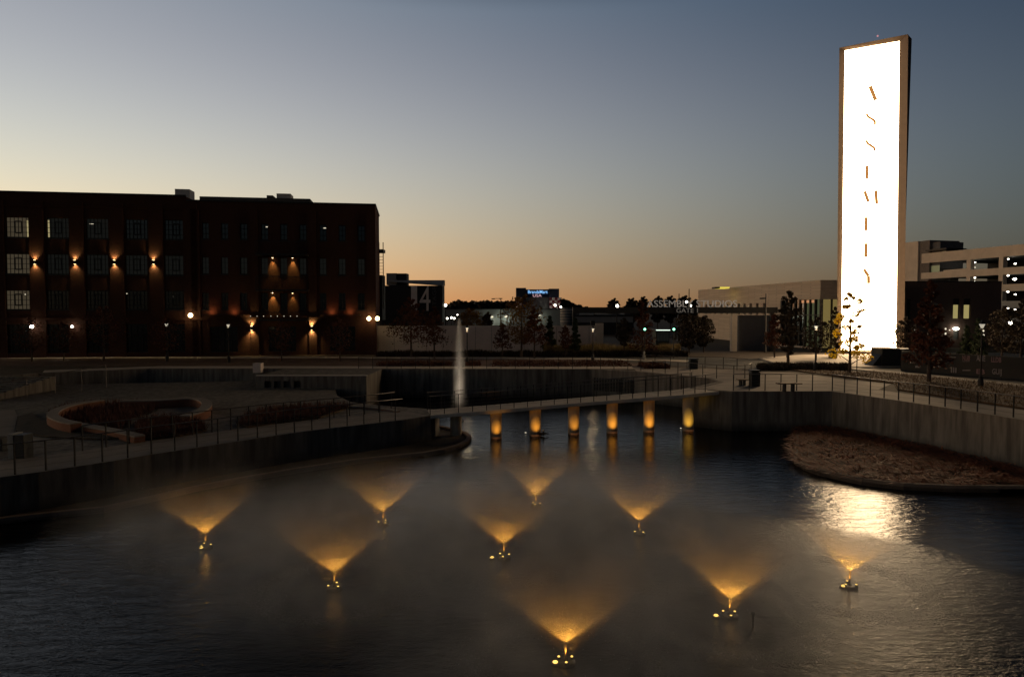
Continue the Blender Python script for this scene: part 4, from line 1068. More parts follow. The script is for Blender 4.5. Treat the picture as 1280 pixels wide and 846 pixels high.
# ================================================================ TREES
def crown_mesh(name, pts, m, parent, n, size, rs, flat=0.0):
    mb = MB()
    for c,r in pts:
        k = int(n*r*r*r**0.0) if False else n
        for _ in range(k):
            u = Vector((rs.gauss(0,1),rs.gauss(0,1),rs.gauss(0,1))); u.normalize()
            q = c+Vector((u.x,u.y,u.z*(.75)))*r*(rs.random()**.45)
            a = Vector((rs.gauss(0,1),rs.gauss(0,1),rs.gauss(0,1))).normalized()*size*rs.uniform(.6,1.3)
            b = a.cross(Vector((rs.gauss(0,1),rs.gauss(0,1),rs.gauss(0,1)))).normalized()*size*rs.uniform(.4,.8)
            mb.add([q-a,q-b,q+a,q+b],[(0,1,2,3)])
    return mb.build(name, m, parent)
def tree(px, ybase, ytop, hw, kind, m, label, D=None, name='tree', dens=1.0, z0=0.0, seed=None, stem=.28, group=None, leafs=None):
    base = P(px,ybase,z0) if D is None else Vector((PD(px,400,D).x,D,z0))
    Dy = base.y; top = PD(px,ytop,Dy).z; H = top-z0; r = hw*Dy/FPX
    rs = random.Random(seed if seed is not None else int(px*13+ytop))
    root = thing(name, base, label, 'tree', group)
    tk = MB(); rad = max(.05,H*.016)
    p = [Vector((base.x+rs.uniform(-.05,.05)*H*.2*i/5, base.y+rs.uniform(-.03,.03)*H*.2*i/5, z0+H*.97*i/5)) for i in range(6)]
    p[0] = Vector((base.x,base.y,z0-.05))
    tk.tube(p,rad,8,taper=[rad*1.35,rad,rad*.8,rad*.55,rad*.35,rad*.12])
    cl = []; nb = 26 if kind != 'round' else 30
    for i in range(nb):
        f = stem+(1-stem)*(i+.5)/nb
        hgt_ = z0+H*f
        if kind == 'cone': rr = r*(1-((f-stem)/(1-stem)))**.85+r*.06
        elif kind == 'slim': rr = r*math.sin(math.pi*min(1,((f-stem)/(1-stem))*.93+.07))**.8
        elif kind == 'round': rr = r*math.sqrt(max(0.04,1-((f-(1+stem)/2)/((1-stem)/2))**2))
        else: rr = r*(1-((f-stem)/(1-stem))*.9)**.6*rs.uniform(.5,1.1)
        a = i*2.399+rs.uniform(-.4,.4)
        k = min(5,max(0,f*5)); i0 = int(min(4,math.floor(k))); base_pt = p[i0].lerp(p[i0+1],k-i0)
        e = base_pt+Vector((math.cos(a)*rr,math.sin(a)*rr,H*.06*rs.uniform(.2,1.2)))
        tk.tube([base_pt-Z*H*.03,(base_pt+e)/2+Z*H*.01,e],rad*.3,5,taper=[rad*.4*(1.1-f),rad*.25*(1.1-f),rad*.05])
        cl.append((base_pt.lerp(e,.92), max(.15,rr*.42*rs.uniform(.7,1.3))))
        if kind != 'sparse': cl.append((base_pt.lerp(e,.45), max(.15,rr*.45*rs.uniform(.7,1.2))))
    tk.build('trunk', bark, root)
    n = int((46 if kind != 'sparse' else 9)*dens)
    crown_mesh('crown', cl, m, root, n, max(H*.013+.045, Dy*.0016) if kind != 'sparse' else .115, rs)
    return root
tree(514,447,374,32,'cone',leaf_red,'broad russet conical tree in front of the black building',dens=.9)
tree(543,448,384,17,'cone',leaf_red,'small russet tree right of the broad russet conical tree',dens=.6)
tree(652,447,371,24,'round',leaf_gold,'large rusty golden tree before the pale wall',dens=.8,stem=.22)
tree(668,448,385,17,'cone',leaf_red,'brown tree leaning against the large golden tree',dens=.6)
tree(628,447,404,11,'cone',leaf_red,'small thin brown tree left of the large golden tree',dens=.35)
tree(707,447,408,8,'slim',leaf_red,'thin brown tree between the two dark evergreens',dens=.3)
tree(687,444,395,8.5,'cone',leaf_green,'taller dark conical evergreen before the pale wall',stem=.04,name='evergreen_tree',dens=1.6)
tree(719,445,398,7.5,'cone',leaf_green,'shorter dark conical evergreen near the right end of the pale wall',stem=.04,name='evergreen_tree',dens=1.6)
tree(588,443,387,15,'round',leaf_gold,'round golden tree rising behind the pale wall beside the tall jet',D=92,dens=.8)
tree(609,443,392,7,'round',leaf_dark,'small dark round tree behind the pale wall',D=92,dens=.8)
tree(803,446,377,17,'cone',leaf_red,'dark russet tree before the studio gate',dens=.8,stem=.12)
tree(780,446,398,9,'slim',leaf_dark,'slim dark tree left of the russet gate tree',dens=.7)
tree(862,444,394,19,'round',leaf_dark,'dark bushy tree under the gateway beam',D=86,dens=1.2,stem=.1)
tree(880,444,396,12,'round',leaf_dark,'dark tree left of the pale gate column',D=86.6,dens=.9,stem=.15)
tree(985,457,363,14,'slim',leaf_dark,'tall slim dark tree before the glass lobby',dens=1.1,stem=.14)
tree(968,448,392,13,'cone',leaf_red,'russet tree beside the blue-grey panel wall',dens=.8)
tree(1020,452,398,16,'round',leaf_dark,'low dark spreading tree before the lobby corner',dens=.7,stem=.2)
tree(1044,447,384,9,'slim',leaf_dark,'slim leafy tree at the left edge of the tower',dens=.7,stem=.1)
tree(1062,466,365,25,'sparse',leaf_yel,'slender sparse tree with yellow leaves against the bright screen',dens=7,stem=.12)
tree(1161,478,351,25,'cone',leaf_red,'tall dark conical tree right of the tower',dens=1.2,stem=.16)
tree(1130,452,398,11,'round',leaf_dark,'small dark tree at the right foot of the tower',dens=.7,stem=.15)
tree(1222,448,398,9,'cone',leaf_green,'narrow dark evergreen beside the hoarding lamp',stem=.05,name='evergreen_tree',dens=1.3)
tree(1208,446,408,8,'cone',leaf_green,'low dark evergreen under the yellow windows',stem=.05,name='evergreen_tree',dens=1.2)
tree(1252,450,385,16,'round',leaf_dark,'dark round tree in front of the parking garage',dens=.9,stem=.15)
tree(1276,452,374,14,'cone',leaf_dark,'dark tree cut by the right edge of the photo',dens=1,stem=.12)
for i,(x,yt,hw,lab) in enumerate(((130,384,26,'third bare reddish tree'),(40,398,20,'first bare reddish tree'),(80,404,14,'second small bare reddish tree'),(210,396,22,'fourth bare reddish tree'),(352,402,16,'fifth small bare tree'),(425,398,17,'sixth bare tree'))):
    tree(x,451+i%2,yt,hw,'slim',leaf_red,lab+' from the left in front of the brick building',dens=.22,stem=.25,group='trees in front of the brick building')
for x,yt,hw,lab in ((767,373.5,7,'leftmost round dark tree top above the gateway beam'),(790,373.5,9,'round dark tree top above the beam, second from the left'),(803.5,371.5,7,'round dark tree top just left of the gate letters'),(822,371,8,'round dark tree top behind the first gate letters'),(838,370.5,8,'round dark tree top behind the middle gate letters'),(856,370.5,9,'round dark tree top under the twin gate masts'),(869,374,5,'small dark tree top beside the limestone wall')):
    tree(x,440,yt,hw,'round',leaf_dark,lab,D=190,dens=1.3,stem=.2,group='far trees above the gateway')
# far wooded ridge
rs = random.Random(11); mb = MB()
for i in range(5200):
    x = rs.uniform(546,735)
    yt = 377.5 if x < 645 else (372+abs(x-690)*.0+max(0,(x-697))*.38)
    yt += 2.2*noise.noise(Vector((x*.09,0,0)))+1.0*noise.noise(Vector((x*.4,3,0)))+ (max(0,(570-x))*.28 if x < 570 else 0)
    if x > 727: yt = 385
    D = rs.uniform(262,300); top = PD(x,yt,D).z; q = PD(x,388,D); zc_ = rs.uniform(0,1)**.6*max(1,top)
    sz_ = rs.uniform(.5,1.1)
    a = Vector((rs.gauss(0,1),rs.gauss(0,1),rs.gauss(0,1))).normalized()*sz_; b = a.cross(Vector((rs.gauss(0,1),rs.gauss(0,1),rs.gauss(0,1)))).normalized()*sz_
    c = Vector((q.x,D,zc_)); mb.add([c-a,c-b,c+a,c+b],[(0,1,2,3)])
tag(mb.build('distant_wood', leaf_dark), 'far dark wood along the horizon behind the store and warehouse', 'wood', kind='stuff')
# hedge and ornamental grasses in front of the pale wall
def tuft_band(name, pix, D0, D1, z0, hmin, hmax, n, m, label, seed, lean=.25, kind='stuff', bw=.03):
    rs = random.Random(seed); mb = MB(); x0,x1 = pix
    for _ in range(n):
        D = rs.uniform(D0,D1); px = rs.uniform(x0,x1); b = Vector((xw(px,D),D,z0))
        h = rs.uniform(hmin,hmax)*(1+.35*noise.noise(Vector((b.x*.9,b.y*.3,1)))); a = rs.uniform(0,6.28)
        tip = b+Vector((math.cos(a),math.sin(a),0))*h*lean*rs.random()+Z*h
        s__ = Vector((math.cos(a+1.5),math.sin(a+1.5),0))*bw
        mb.add([b-s__,b+s__,(b+tip)/2+s__,(b+tip)/2-s__],[(0,1,2,3)]); mb.add([(b+tip)/2-s__,(b+tip)/2+s__,tip],[(0,1,2)])
    return tag(mb.build(name, m), label, name.replace('_',' '), kind=kind)
tuft_band('ornamental_grass',(680,850),79,82.5,0,.9,1.5,9000,grass_gold,'band of golden ornamental grass before the pale wall and gate',5,bw=.022)
tuft_band('low_hedge',(470,860),77.5,79,0,.4,.8,9000,leaf_dark,'low dark hedge along the far pavement in front of the grasses',6,.8,bw=.05)
tuft_band('groundcover',(948,1062),60,64,0.0,.25,.55,6000,leaf_dark,'dark low planting between the plaza and the tower forecourt',8,.9,bw=.04)
rs = random.Random(21); mb = MB(); lp_ = [(25.9,54.6),(27.6,49.2),(25.6,45.2),(26.85,39),(28.2,33.5),(30.9,20),(34,6),(44,6),(40.5,25),(35.8,46.5),(32.0,57.0),(24.5,60.5)]
c_ = 0
while c_ < 16000:
    x,y = rs.uniform(24,44),rs.uniform(18,60.5)
    if not inside(lp_,x,y): continue
    c_ += 1; a = rs.uniform(0,6.28); h = rs.uniform(.06,.2); b = Vector((x,y,.09)); s__ = Vector((math.cos(a),math.sin(a),0))*.02
    mb.add([b-s__,b+s__,b+Vector((rs.uniform(-.08,.08),rs.uniform(-.08,.08),h))],[(0,1,2)])
tag(mb.build('lawn_grass', leaf('lawn_blades',(.13,.075,.035),.5)), 'dry brownish grass on the strip beside the right path', 'grass', kind='stuff')
rs = random.Random(22); mb = MB()
for pix in ([(296,533),(310,519),(345,512),(400,509),(440,509.5),(400,523),(350,529),(310,535)],[(168,536),(176,528),(215,524),(250,529),(258,539),(225,546),(190,550),(172,549)],[(60,519),(82,511),(122,506),(180,505.5),(196,509),(190,516),(165,524),(163,532),(150,538),(110,531.5),(75,526)]):
    pl = [tuple(P(x,y,TZ)[:2]) for x,y in pix]; xs=[q[0] for q in pl]; ys=[q[1] for q in pl]; c_=0
    while c_ < 2600:
        x,y = rs.uniform(min(xs),max(xs)),rs.uniform(min(ys),max(ys))
        if not inside(pl,x,y): continue
        c_ += 1; a = rs.uniform(0,6.28); h = rs.uniform(.2,.55); b = Vector((x,y,TZ+.05)); s__ = Vector((math.cos(a),math.sin(a),0))*.03
        mb.add([b-s__,b+s__,b+Vector((rs.uniform(-.2,.2),rs.uniform(-.2,.2),h))],[(0,1,2)])
tag(mb.build('bed_planting', leaf('bed_leaves',(.12,.045,.03),.5)), 'reddish low plants filling the lower terrace beds', 'plants', kind='stuff')
# raised planters/shrubs in the court between promenade and pavement
for i,(x0_,x1_,y0_,y1_,lab) in enumerate(((470,600,455,458,'long low clipped hedge left of the tall jet on the far court'),(615,790,454,458.5,'long low clipped hedge right of the tall jet on the far court'),(806,838,457,461,'short clipped hedge left of the dark plaza bin'))):
    a = P(x0_,y1_,0); b_ = P(x1_,y1_,0); c = P(x0_,y0_,0); rs = random.Random(i+40); mb = MB()
    for _ in range(3500):
        q = Vector((rs.uniform(a.x,b_.x),rs.uniform(a.y,c.y),rs.uniform(0,.38)))
        v1 = Vector((rs.gauss(0,1),rs.gauss(0,1),rs.gauss(0,1))).normalized()*.07; v2 = v1.cross(Vector((rs.gauss(0,1),rs.gauss(0,1),rs.gauss(0,1)))).normalized()*.06
        mb.add([q-v1,q-v2,q+v1,q+v2],[(0,1,2,3)])
    tag(mb.build('clipped_hedge', leaf_red), lab, 'hedge')

# ================================================================ STREET LAMPS AND MASTS
def street_lamp(px, yh, yb, label, D=None, light=0, group='street lamps with glowing lanterns', zb=0):
    b = P(px,yb,zb) if D is None else Vector((xw(px,D),D,zb)); h = PD(px,yh,b.y).z
    r_ = thing('street_lamp', b, label, 'street lamp', group)
    MB().lathe([(.17,0),(.17,.5),(.10,.7),(.055,.8),(.05,h-zb-.5)],b,10).build('pole', darkmetal, r_)
    t_ = Vector((b.x,b.y,h))
    MB().lathe([(.10,-.32),(.16,-.28),(.10,-.26)],t_,10).build('collar', darkmetal, r_)
    # lantern: glowing V-shaped glass under a cap
    MB().add([t_+Vector((sx_*.05,sy_*.05,-.2)) for sx_,sy_ in ((-1,-1),(1,-1),(1,1),(-1,1))]+[t_+Vector((sx_*.13,sy_*.13,.08)) for sx_,sy_ in ((-1,-1),(1,-1),(1,1),(-1,1))],[(0,1,5,4),(1,2,6,5),(2,3,7,6),(3,0,4,7)]).build('lantern_glass', lantern_m, r_)
    MB().add([t_+Vector((sx_*.16,sy_*.16,.085)) for sx_,sy_ in ((-1,-1),(1,-1),(1,1),(-1,1))]+[t_+Vector((0,0,.42))],[(0,1,4),(1,2,4),(2,3,4),(3,0,4),(3,2,1,0)]).build('lantern_cap', darkmetal, r_)
    if light: add_light('lantern_light','POINT',t_+Vector((0,-.05,-.1)),light,(1,.72,.38),r_,.15)
    return r_
street_lamp(286,406.5,453,'glowing lantern lamp in front of the middle of the brick building',light=25)
street_lamp(584,410.5,456,'glowing lantern lamp just right of the tall water jet',light=90)
street_lamp(741,411.5,452,'glowing lantern lamp at the pier ending the pale wall',light=90)
street_lamp(1019,408.5,464,'glowing lantern lamp on the lawn left of the yellow tree',light=160)
street_lamp(1225.5,406.5,484,'glowing lantern lamp on the lawn in front of the hoarding',light=8)
street_lamp(985.5,383.5,452,'lamp with a bright round head inside the slim dark tree',light=0,D=75)
street_lamp(209,405.5,452,'faint lantern lamp under the fourth row of brick building windows',light=0)
def mast(px,yt,label,heads,D,lit=True,glow_px=None):
    b = Vector((xw(px,D),D,0)); h = PD(px,yt,D).z; r_ = thing('light_mast', b, label, 'light mast', 'tall light masts in the distance')
    MB().tube([b,(b.x,b.y,h)],.11,6,taper=[.14,.07]).build('pole', darkmetal, r_)
    for hx,hy,on in heads:
        q = PD(hx,hy,D); MB().tube([(b.x,b.y,q.z+.05),(q.x,q.y,q.z+.05)],.05,5).build('arm', darkmetal, r_)
        MB().box((q.x-.3,q.y-.15,q.z-.08),(q.x+.3,q.y+.15,q.z+.08)).build('lamp_head', darkmetal, r_)
        if on: MB().ball((q.x,q.y-.1,q.z-.15),on*.75,8).build('lamp', lamp_white, r_)
mast(557,379,'mast with a bright lamp beside the black building',[(557,380.5,.34)],130)
mast(626,373,'unlit T-shaped mast above the warehouse',[(616.5,373.5,0),(625.8,373.2,0)],120)
mast(771,379,'mast with a bright lamp above the gateway beam',[(771.5,381.3,.36)],130)
mast(861,361,'tall mast with two bright lamps behind the gate letters',[(858,376.4,.28),(863,381,.25)],120)
mast(848.5,367,'thin bare mast left of the twin lamp mast',[],120)
mast(957,367,'mast with a hooked arm before the limestone building',[(953,373,0)],86)
mast(475.5,368,'short mast with a small lamp beside the brick building corner',[(476,369.5,.1)],95)
for i,(x,y,r) in enumerate(((559,398,.2),(564.3,397,.22),(567.8,398,.2),(571.8,393.5,.12),(1263,403.5,.35),(646.5,384.5,.18),(694,381.5,.5),(701,383.6,.4))):
    D = (110,110,110,110,104,233,230,230)[i]; q = PD(x,y,D)
    labs = ['leftmost small lamp of the cluster left of the jet','middle small lamp of the cluster left of the jet','right small lamp of the cluster left of the jet','faint small lamp above the lamp cluster by the jet','bright lamp under the garage at far right','tiny lamp left of the distant store','bright lamp on the right corner of the distant store','low lamp right of the distant store']
    r_ = thing('bollard_light' if False else 'area_lamp', (q.x,q.y,0), labs[i], 'lamp')
    MB().tube([(q.x,q.y,0),(q.x,q.y,q.z)],.05,5).build('pole', darkmetal, r_)
    MB().ball(q,r*.75,8).build('lamp', lamp_white, r_)

# ================================================================ STREET THINGS
def bin_(px,yb,h,w_,label,z0=0):
    b = P(px,yb,z0); r_ = thing('litter_bin', b, label, 'litter bin', 'dark litter bins')
    MB().box((b.x-w_,b.y-w_,z0),(b.x+w_,b.y+w_,z0+h*.86)).build('body', plastic, r_, bevel=.02)
    MB().box((b.x-w_*1.12,b.y-w_*1.12,z0+h*.9),(b.x+w_*1.12,b.y+w_*1.12,z0+h)).build('lid', plastic, r_, bevel=.02)
    MB().box((b.x-w_*.7,b.y-w_*.7,z0+h*.86),(b.x+w_*.7,b.y+w_*.7,z0+h*.9)).build('opening', blackpanel, r_)
bin_(943,482.5,1.15,.30,'dark litter bin on the plaza inside the curved rail end')
bin_(866.5,461,.95,.34,'dark litter bin on the far plaza left of the curved rail')
bin_(1041,449,1.1,.33,'dark litter bin at the left foot of the tower')
b = P(24,571,TZ); r_ = thing('litter_bin', b, 'dark litter bin with a pale side panel on the promenade at lower left', 'litter bin')
MB().box((b.x-.02,b.y-.3,TZ),(b.x+.42,b.y+.3,TZ+1.0)).build('body', plastic, r_, bevel=.02)
MB().box((b.x-.26,b.y-.31,TZ),(b.x-.025,b.y+.3,TZ+1.04)).build('side_panel', panel_w, r_)
b = P(2,562,TZ); r_ = thing('planter', b, 'dark planter box cut by the left edge of the photo', 'planter')
MB().box((b.x-.8,b.y-.3,TZ),(b.x+.25,b.y+.3,TZ+.55)).build('box', plastic, r_, bevel=.02)
MB().box((b.x-.75,b.y-.25,TZ+.55),(b.x+.2,b.y+.25,TZ+.58)).build('soil', earth, r_)
def bench(px,yb,wpx,label,h=.48):
    b = P(px,yb,0); w_ = wpx*b.y/FPX/2; r_ = thing('bench', b, label, 'bench', 'benches on the plaza')
    MB().box((b.x-w_,b.y-.25,h-.07),(b.x+w_,b.y+.25,h)).build('seat', woodm, r_, bevel=.01)
    for s_x in (-.38,.32): MB().box((b.x+s_x*w_-.05,b.y-.2,0),(b.x+s_x*w_+.05,b.y+.2,h-.07)).build('leg', darkmetal, r_)
bench(986,489.5,30,'wide bench at the water edge of the plaza before the concrete corner',.58); bench(928,482,13,'small bench beside the curved rail end on the plaza')
for x,y,lab in ((839.5,441,'small pale bollard on the road by the gate'),(805,446,'small pale bollard near the russet gate tree'),(579,455,'small pale bollard just right of the jet top of the court')):
    b = P(x,y+4,0); MB().lathe([(.14,0),(.16,.5),(.1,.55),(.14,.8),(.06,.95)],b,10).build('bollard', panel_w)
    o = [o for o in COL.objects if o.name.startswith('bollard') and 'label' not in o][0]; tag(o, lab, 'bollard', 'pale bollards')
# red round sign and second sign at the tower
b = P(1071,464,0); q = PD(1070.5,434.5,b.y); r_ = thing('stop_sign', b, 'dark red octagonal road sign on a thin post before the bright screen', 'road sign')
MB().tube([b,(b.x,b.y,q.z+.3)],.035,6).build('post', darkmetal, r_)
mb = MB(); n8 = [(math.cos(math.pi/8+k*math.pi/4)*.27,math.sin(math.pi/8+k*math.pi/4)*.27) for k in range(8)]
mb.add([(q.x+u,b.y-.05,q.z+v) for u,v in n8]+[(q.x+u,b.y-.075,q.z+v) for u,v in n8],[tuple(range(8)),tuple(reversed(range(8,16)))]+[(k,(k+1)%8,8+(k+1)%8,8+k) for k in range(8)])
mb.build('sign_plate', mat('sign_red',(.25,.02,.02),.5,.1,4), r_)
b = P(1080,456,0); r_ = thing('sign_post', b, 'thin bare post beside the red octagonal sign', 'post')
MB().tube([b,(b.x,b.y,1.9)],.03,6).build('post', darkmetal, r_)
# hoarding with faded posters right of the tower
h0 = P(1096,461,0); h1 = P(1300,477,0); UH = (h1-h0).normalized(); NH = Vector((UH.y,-UH.x,0))
if NH.y > 0: NH = -NH
hd = thing('site_hoarding', h0, 'long black hoarding with rows of faded pale posters right of the tower', 'hoarding')
HL = (h1-h0).length; HH = 1.75
MB().obox(h0,UH,-NH,(2.2,0,0),(HL,.12,HH)).build('panel', blackpanel, hd)
def hp(px,py,off=.02):
    return PP(px,py,h0+NH*off,NH)
post_m = mat('faded_poster',(.3,.27,.27)); post_p = mat('faded_pink_poster',(.3,.18,.19))
def textp(txt,xa,ya,yb,xb,m_): 
    q = hp(xa,yb); text_mesh('lettering',txt,hp(xa,ya).z-q.z,q,UH,Z,m_,hd,.005,fit=(hp(xb,yb)-q).length,bold=.01)
textp('NUIB',1203,444,450.5,1212.5,post_p); textp('ANE',1220.5,444,451,1231.5,post_m); textp('LLDB',1239,446,452.5,1251.5,post_p)
textp('EB',1220.5,461,467,1231,post_p); textp('GUIJ',1240,460.5,469.5,1252,post_m); textp('III',1188.5,459,465.5,1195.5,post_m)
mb = MB()
for xa,ya,xb,yb in ((1203,462,1213,463.4),(1173,448.8,1183,449.6),(1172.5,454.5,1176,459),(1144,457,1151,459.5),(1186,446,1195,447),(1203,451.3,1212,451.9)):
    a,b_,c,d = hp(xa,yb,.012),hp(xb,yb,.012),hp(xb,ya,.012),hp(xa,ya,.012); mb.quad(a,b_,c,d)
mb.build('poster_strip', post_m, hd)
# dark shed-like planter box at the tower's right foot
a = P(1093,459,0); r_ = thing('generator_box', (a.x,a.y,0), 'dark boxy cabinet with a pale top edge at the right foot of the tower', 'cabinet')
MB().box((a.x+.7,a.y,0),(a.x+4.2,a.y+2,1.7)).build('body', plastic, r_, bevel=.03)
MB().box((a.x+.65,a.y-.05,1.7),(a.x+2.3,a.y+2.05,1.78)).build('lid', precast, r_)
MB().add([(a.x+.7,a.y+.1,1.2),(a.x-.25,a.y+.1,0),(a.x+.7,a.y+.1,0),(a.x+.7,a.y+1.6,1.2),(a.x-.25,a.y+1.6,0),(a.x+.7,a.y+1.6,0)],[(0,1,2),(3,5,4),(0,3,4,1)]).build('ramp', plastic, r_)
# floodlights at the tower's foot washing the forecourt (fixtures seen as the warm pool of light)

# ================================================================ GOOSE by the second column
g = P(678,545,WZ); r_ = tag(MB().build('goose', feather) if False else bpy.data.objects.new('x',None), None)
bpy.data.objects.remove(r_)
bm = bmesh.new()
def gverts():
    me = bpy.data.meshes.new('goose'); 
    # spine: tail, body, chest, neck, head, bill ; wings half raised
    V = [(-.34,0,.14),(-.15,0,.12),(.06,0,.12),(.22,0,.16),(.29,0,.30),(.30,0,.43),(.40,0,.43), (.0,.22,.18),(-.10,.46,.10),(.0,-.22,.18),(-.10,-.46,.10)]
    E = [(0,1),(1,2),(2,3),(3,4),(4,5),(5,6),(2,7),(7,8),(2,9),(9,10)]
    Rr = [.03,.11,.13,.09,.04,.05,.015,.06,.02,.06,.02]
    me.from_pydata(V,E,[]); o = bpy.data.objects.new('goose',me); COL.objects.link(o)
    md = o.modifiers.new('skin','SKIN'); sv = me.skin_vertices[0].data
    for i,r in enumerate(Rr): sv[i].radius = (r,r); sv[i].use_root = (i == 2)
    o.modifiers.new('sub','SUBSURF').levels = 2; o.modifiers['sub'].render_levels = 2
    return o, me
bm.free()
o, me = gverts(); me.materials.append(feather); o.location = g; o.rotation_euler = (0,0,R_(-80))
tag(o, 'dark goose with half spread wings on the water by the second glowing column', 'goose')
ck = MB().ball((.31,0,.41),.065,8,1,1.1,.7); c_o = ck.build('cheek_patch', featherw, None); c_o.parent = o

# ================================================================ FOUNTAINS
def vol_mat(name, build):
    m = bpy.data.materials.new(name); m.use_nodes = True; t = m.node_tree
    for n in list(t.nodes): t.nodes.remove(n)
    out = t.nodes.new('ShaderNodeOutputMaterial'); v = t.nodes.new('ShaderNodeVolumeScatter'); t.links.new(v.outputs[0], out.inputs['Volume'])
    v.inputs['Anisotropy'].default_value = 0.15; v.inputs['Color'].default_value = (1,.97,.93,1)
    def M(op,a,b=None,clamp=False):
        n = t.nodes.new('ShaderNodeMath'); n.operation = op; n.use_clamp = clamp
        for i,x in enumerate((a,b)):
            if x is None: continue
            if isinstance(x,(int,float)): n.inputs[i].default_value = x
            else: t.links.new(x,n.inputs[i])
        return n.outputs[0]
    t.links.new(build(t,M), v.inputs['Density'])
    return m
def fan_density(t,M):
    tx = t.nodes.new('ShaderNodeTexCoord'); s = t.nodes.new('ShaderNodeSeparateXYZ'); t.links.new(tx.outputs['Object'],s.inputs[0])
    x,y,z = s.outputs; z = M('SUBTRACT',z,NZ)       # height over the nozzle
    r = M('SQRT',M('ADD',M('MULTIPLY',x,x),M('MULTIPLY',y,y)))
    zs = M('SUBTRACT',M('MULTIPLY',r,1.0),M('MULTIPLY',M('MULTIPLY',r,r),.11))
    wdt = M('ADD',M('MULTIPLY',r,.09),.02)
    d = M('DIVIDE',M('SUBTRACT',z,zs),wdt)
    sheet = M('EXPONENT',M('MULTIPLY',M('MULTIPLY',d,d),-1))
    sheet = M('MULTIPLY',sheet,M('DIVIDE',A_SHEET,M('ADD',M('MULTIPLY',r,1.0),.06)))
    fade = M('SUBTRACT',1.0,M('DIVIDE',r,3.0),True)
    sheet = M('MULTIPLY',sheet,M('MULTIPLY',fade,fade))
    # drops thrown inside the cone
    above = M('GREATER_THAN',z,zs)
    R2 = M('ADD',M('ADD',M('MULTIPLY',r,r),M('MULTIPLY',z,z)),.03)
    ins = M('MULTIPLY',above,M('DIVIDE',A_IN,M('POWER',R2,.8)))
    topf = M('SUBTRACT',1.0,M('DIVIDE',M('MAXIMUM',z,0),2.1),True)
    ins = M('MULTIPLY',ins,M('MULTIPLY',topf,topf))
    # falling mist outside the sheet
    nz = t.nodes.new('ShaderNodeTexNoise'); nz.inputs['Scale'].default_value = .9; nz.inputs['Detail'].default_value = 3
    t.links.new(tx.outputs['Object'],nz.inputs[0])
    edge_ = M('SUBTRACT',1.0,M('DIVIDE',r,4.9),True)
    hz_ = M('SUBTRACT',1.0,M('DIVIDE',M('MAXIMUM',z,0),1.9),True)
    edge_ = M('MULTIPLY',edge_,M('MULTIPLY',M('SUBTRACT',r,.45,True),1.0,True))
    fall = M('MULTIPLY',M('MULTIPLY',edge_,hz_),M('MULTIPLY',M('POWER',nz.outputs[0],2),A_FALL))
    # spray breaks into radial streaks
    rr_ = M('MAXIMUM',r,.05); cv = t.nodes.new('ShaderNodeCombineXYZ')
    t.links.new(M('MULTIPLY',M('DIVIDE',x,rr_),5.5),cv.inputs[0]); t.links.new(M('MULTIPLY',M('DIVIDE',y,rr_),5.5),cv.inputs[1]); t.links.new(M('MULTIPLY',M('DIVIDE',z,rr_),2.2),cv.inputs[2])
    n2 = t.nodes.new('ShaderNodeTexNoise'); n2.inputs['Scale'].default_value = 1.6; n2.inputs['Detail'].default_value = 3; t.links.new(cv.outputs[0],n2.inputs[0])
    st = M('ADD',M('MULTIPLY',M('SUBTRACT',n2.outputs[0],.34,True),4.2),.25)
    return M('ADD',M('MULTIPLY',M('ADD',sheet,ins),st),fall)
NZ = .46; A_SHEET = .25; A_IN = .05; A_FALL = .78
spray_m = vol_mat('water_spray', fan_density)
# domain: a bell round the whole spray
prof = [(.04,.06),(1.2,.03),(4.4,.03),(4.9,.25),(4.8,1.2),(3.8,2.2),(2.2,2.75),(.04,2.85)]
FC = (1.0,.43,.05)
fps = [(257,684,'far left one'),(479,655,'second from the left'),(670,632,'farthest one, close to the glowing columns'),(799,667,'just right of the farthest one'),(630,697,'central one'),(418,735,'left front one'),(912,770,'right front one'),(1062,733,'rightmost one under the tower reflection'),(707,828,'nearest one at the bottom of the photo')]
proto = thing('fountain', (0,0,0), 'x', 'fountain', 'low amber lit fountains on the pond')
MB().tube([(0,0,-.15),(0,0,.30),(0,0,NZ)],.02,8,taper=[.035,.022,.03]).build('nozzle', steel, proto, smooth=True)
jet_m = mat('lit_jet', (.9,.8,.6), .3, 0, trans=0)
MB().lathe([(.20,-.05),(.22,.0),(.22,.04),(.18,.06),(.06,.06),(.06,.0)],(0,0,0),20).build('float', plastic, proto)
for k in range(3):
    a = 2.2+k*2.094; q = Vector((math.cos(a)*.17,math.sin(a)*.17,0))
    h_ = MB().lathe([(.03,.05),(.04,.06),(.04,.09),(.03,.10)],q,10).build('lamp', darkmetal, proto)
    MB().lathe([(.028,.102),(.028,.112)],q,10).build('lens', lamp_amber, h_)
    lo_ = add_light('fountain_light','SPOT',q+Vector((0,0,.14)),105,FC,h_,.03,angle=R_(98),blend=.8)
    lo_.rotation_euler = (Vector((-q.x*.6,-q.y*.6,1))).to_track_quat('-Z','Y').to_euler()
add_light('added_mist_glow','POINT',(0,0,.36),9,(1,.5,.12),proto,.03)  # added point light without a fixture, ambers the mist outside the beams
MB().lathe(prof,(0,0,0),28).build('water_spray', spray_m, proto)
rs = random.Random(77); dr = MB()
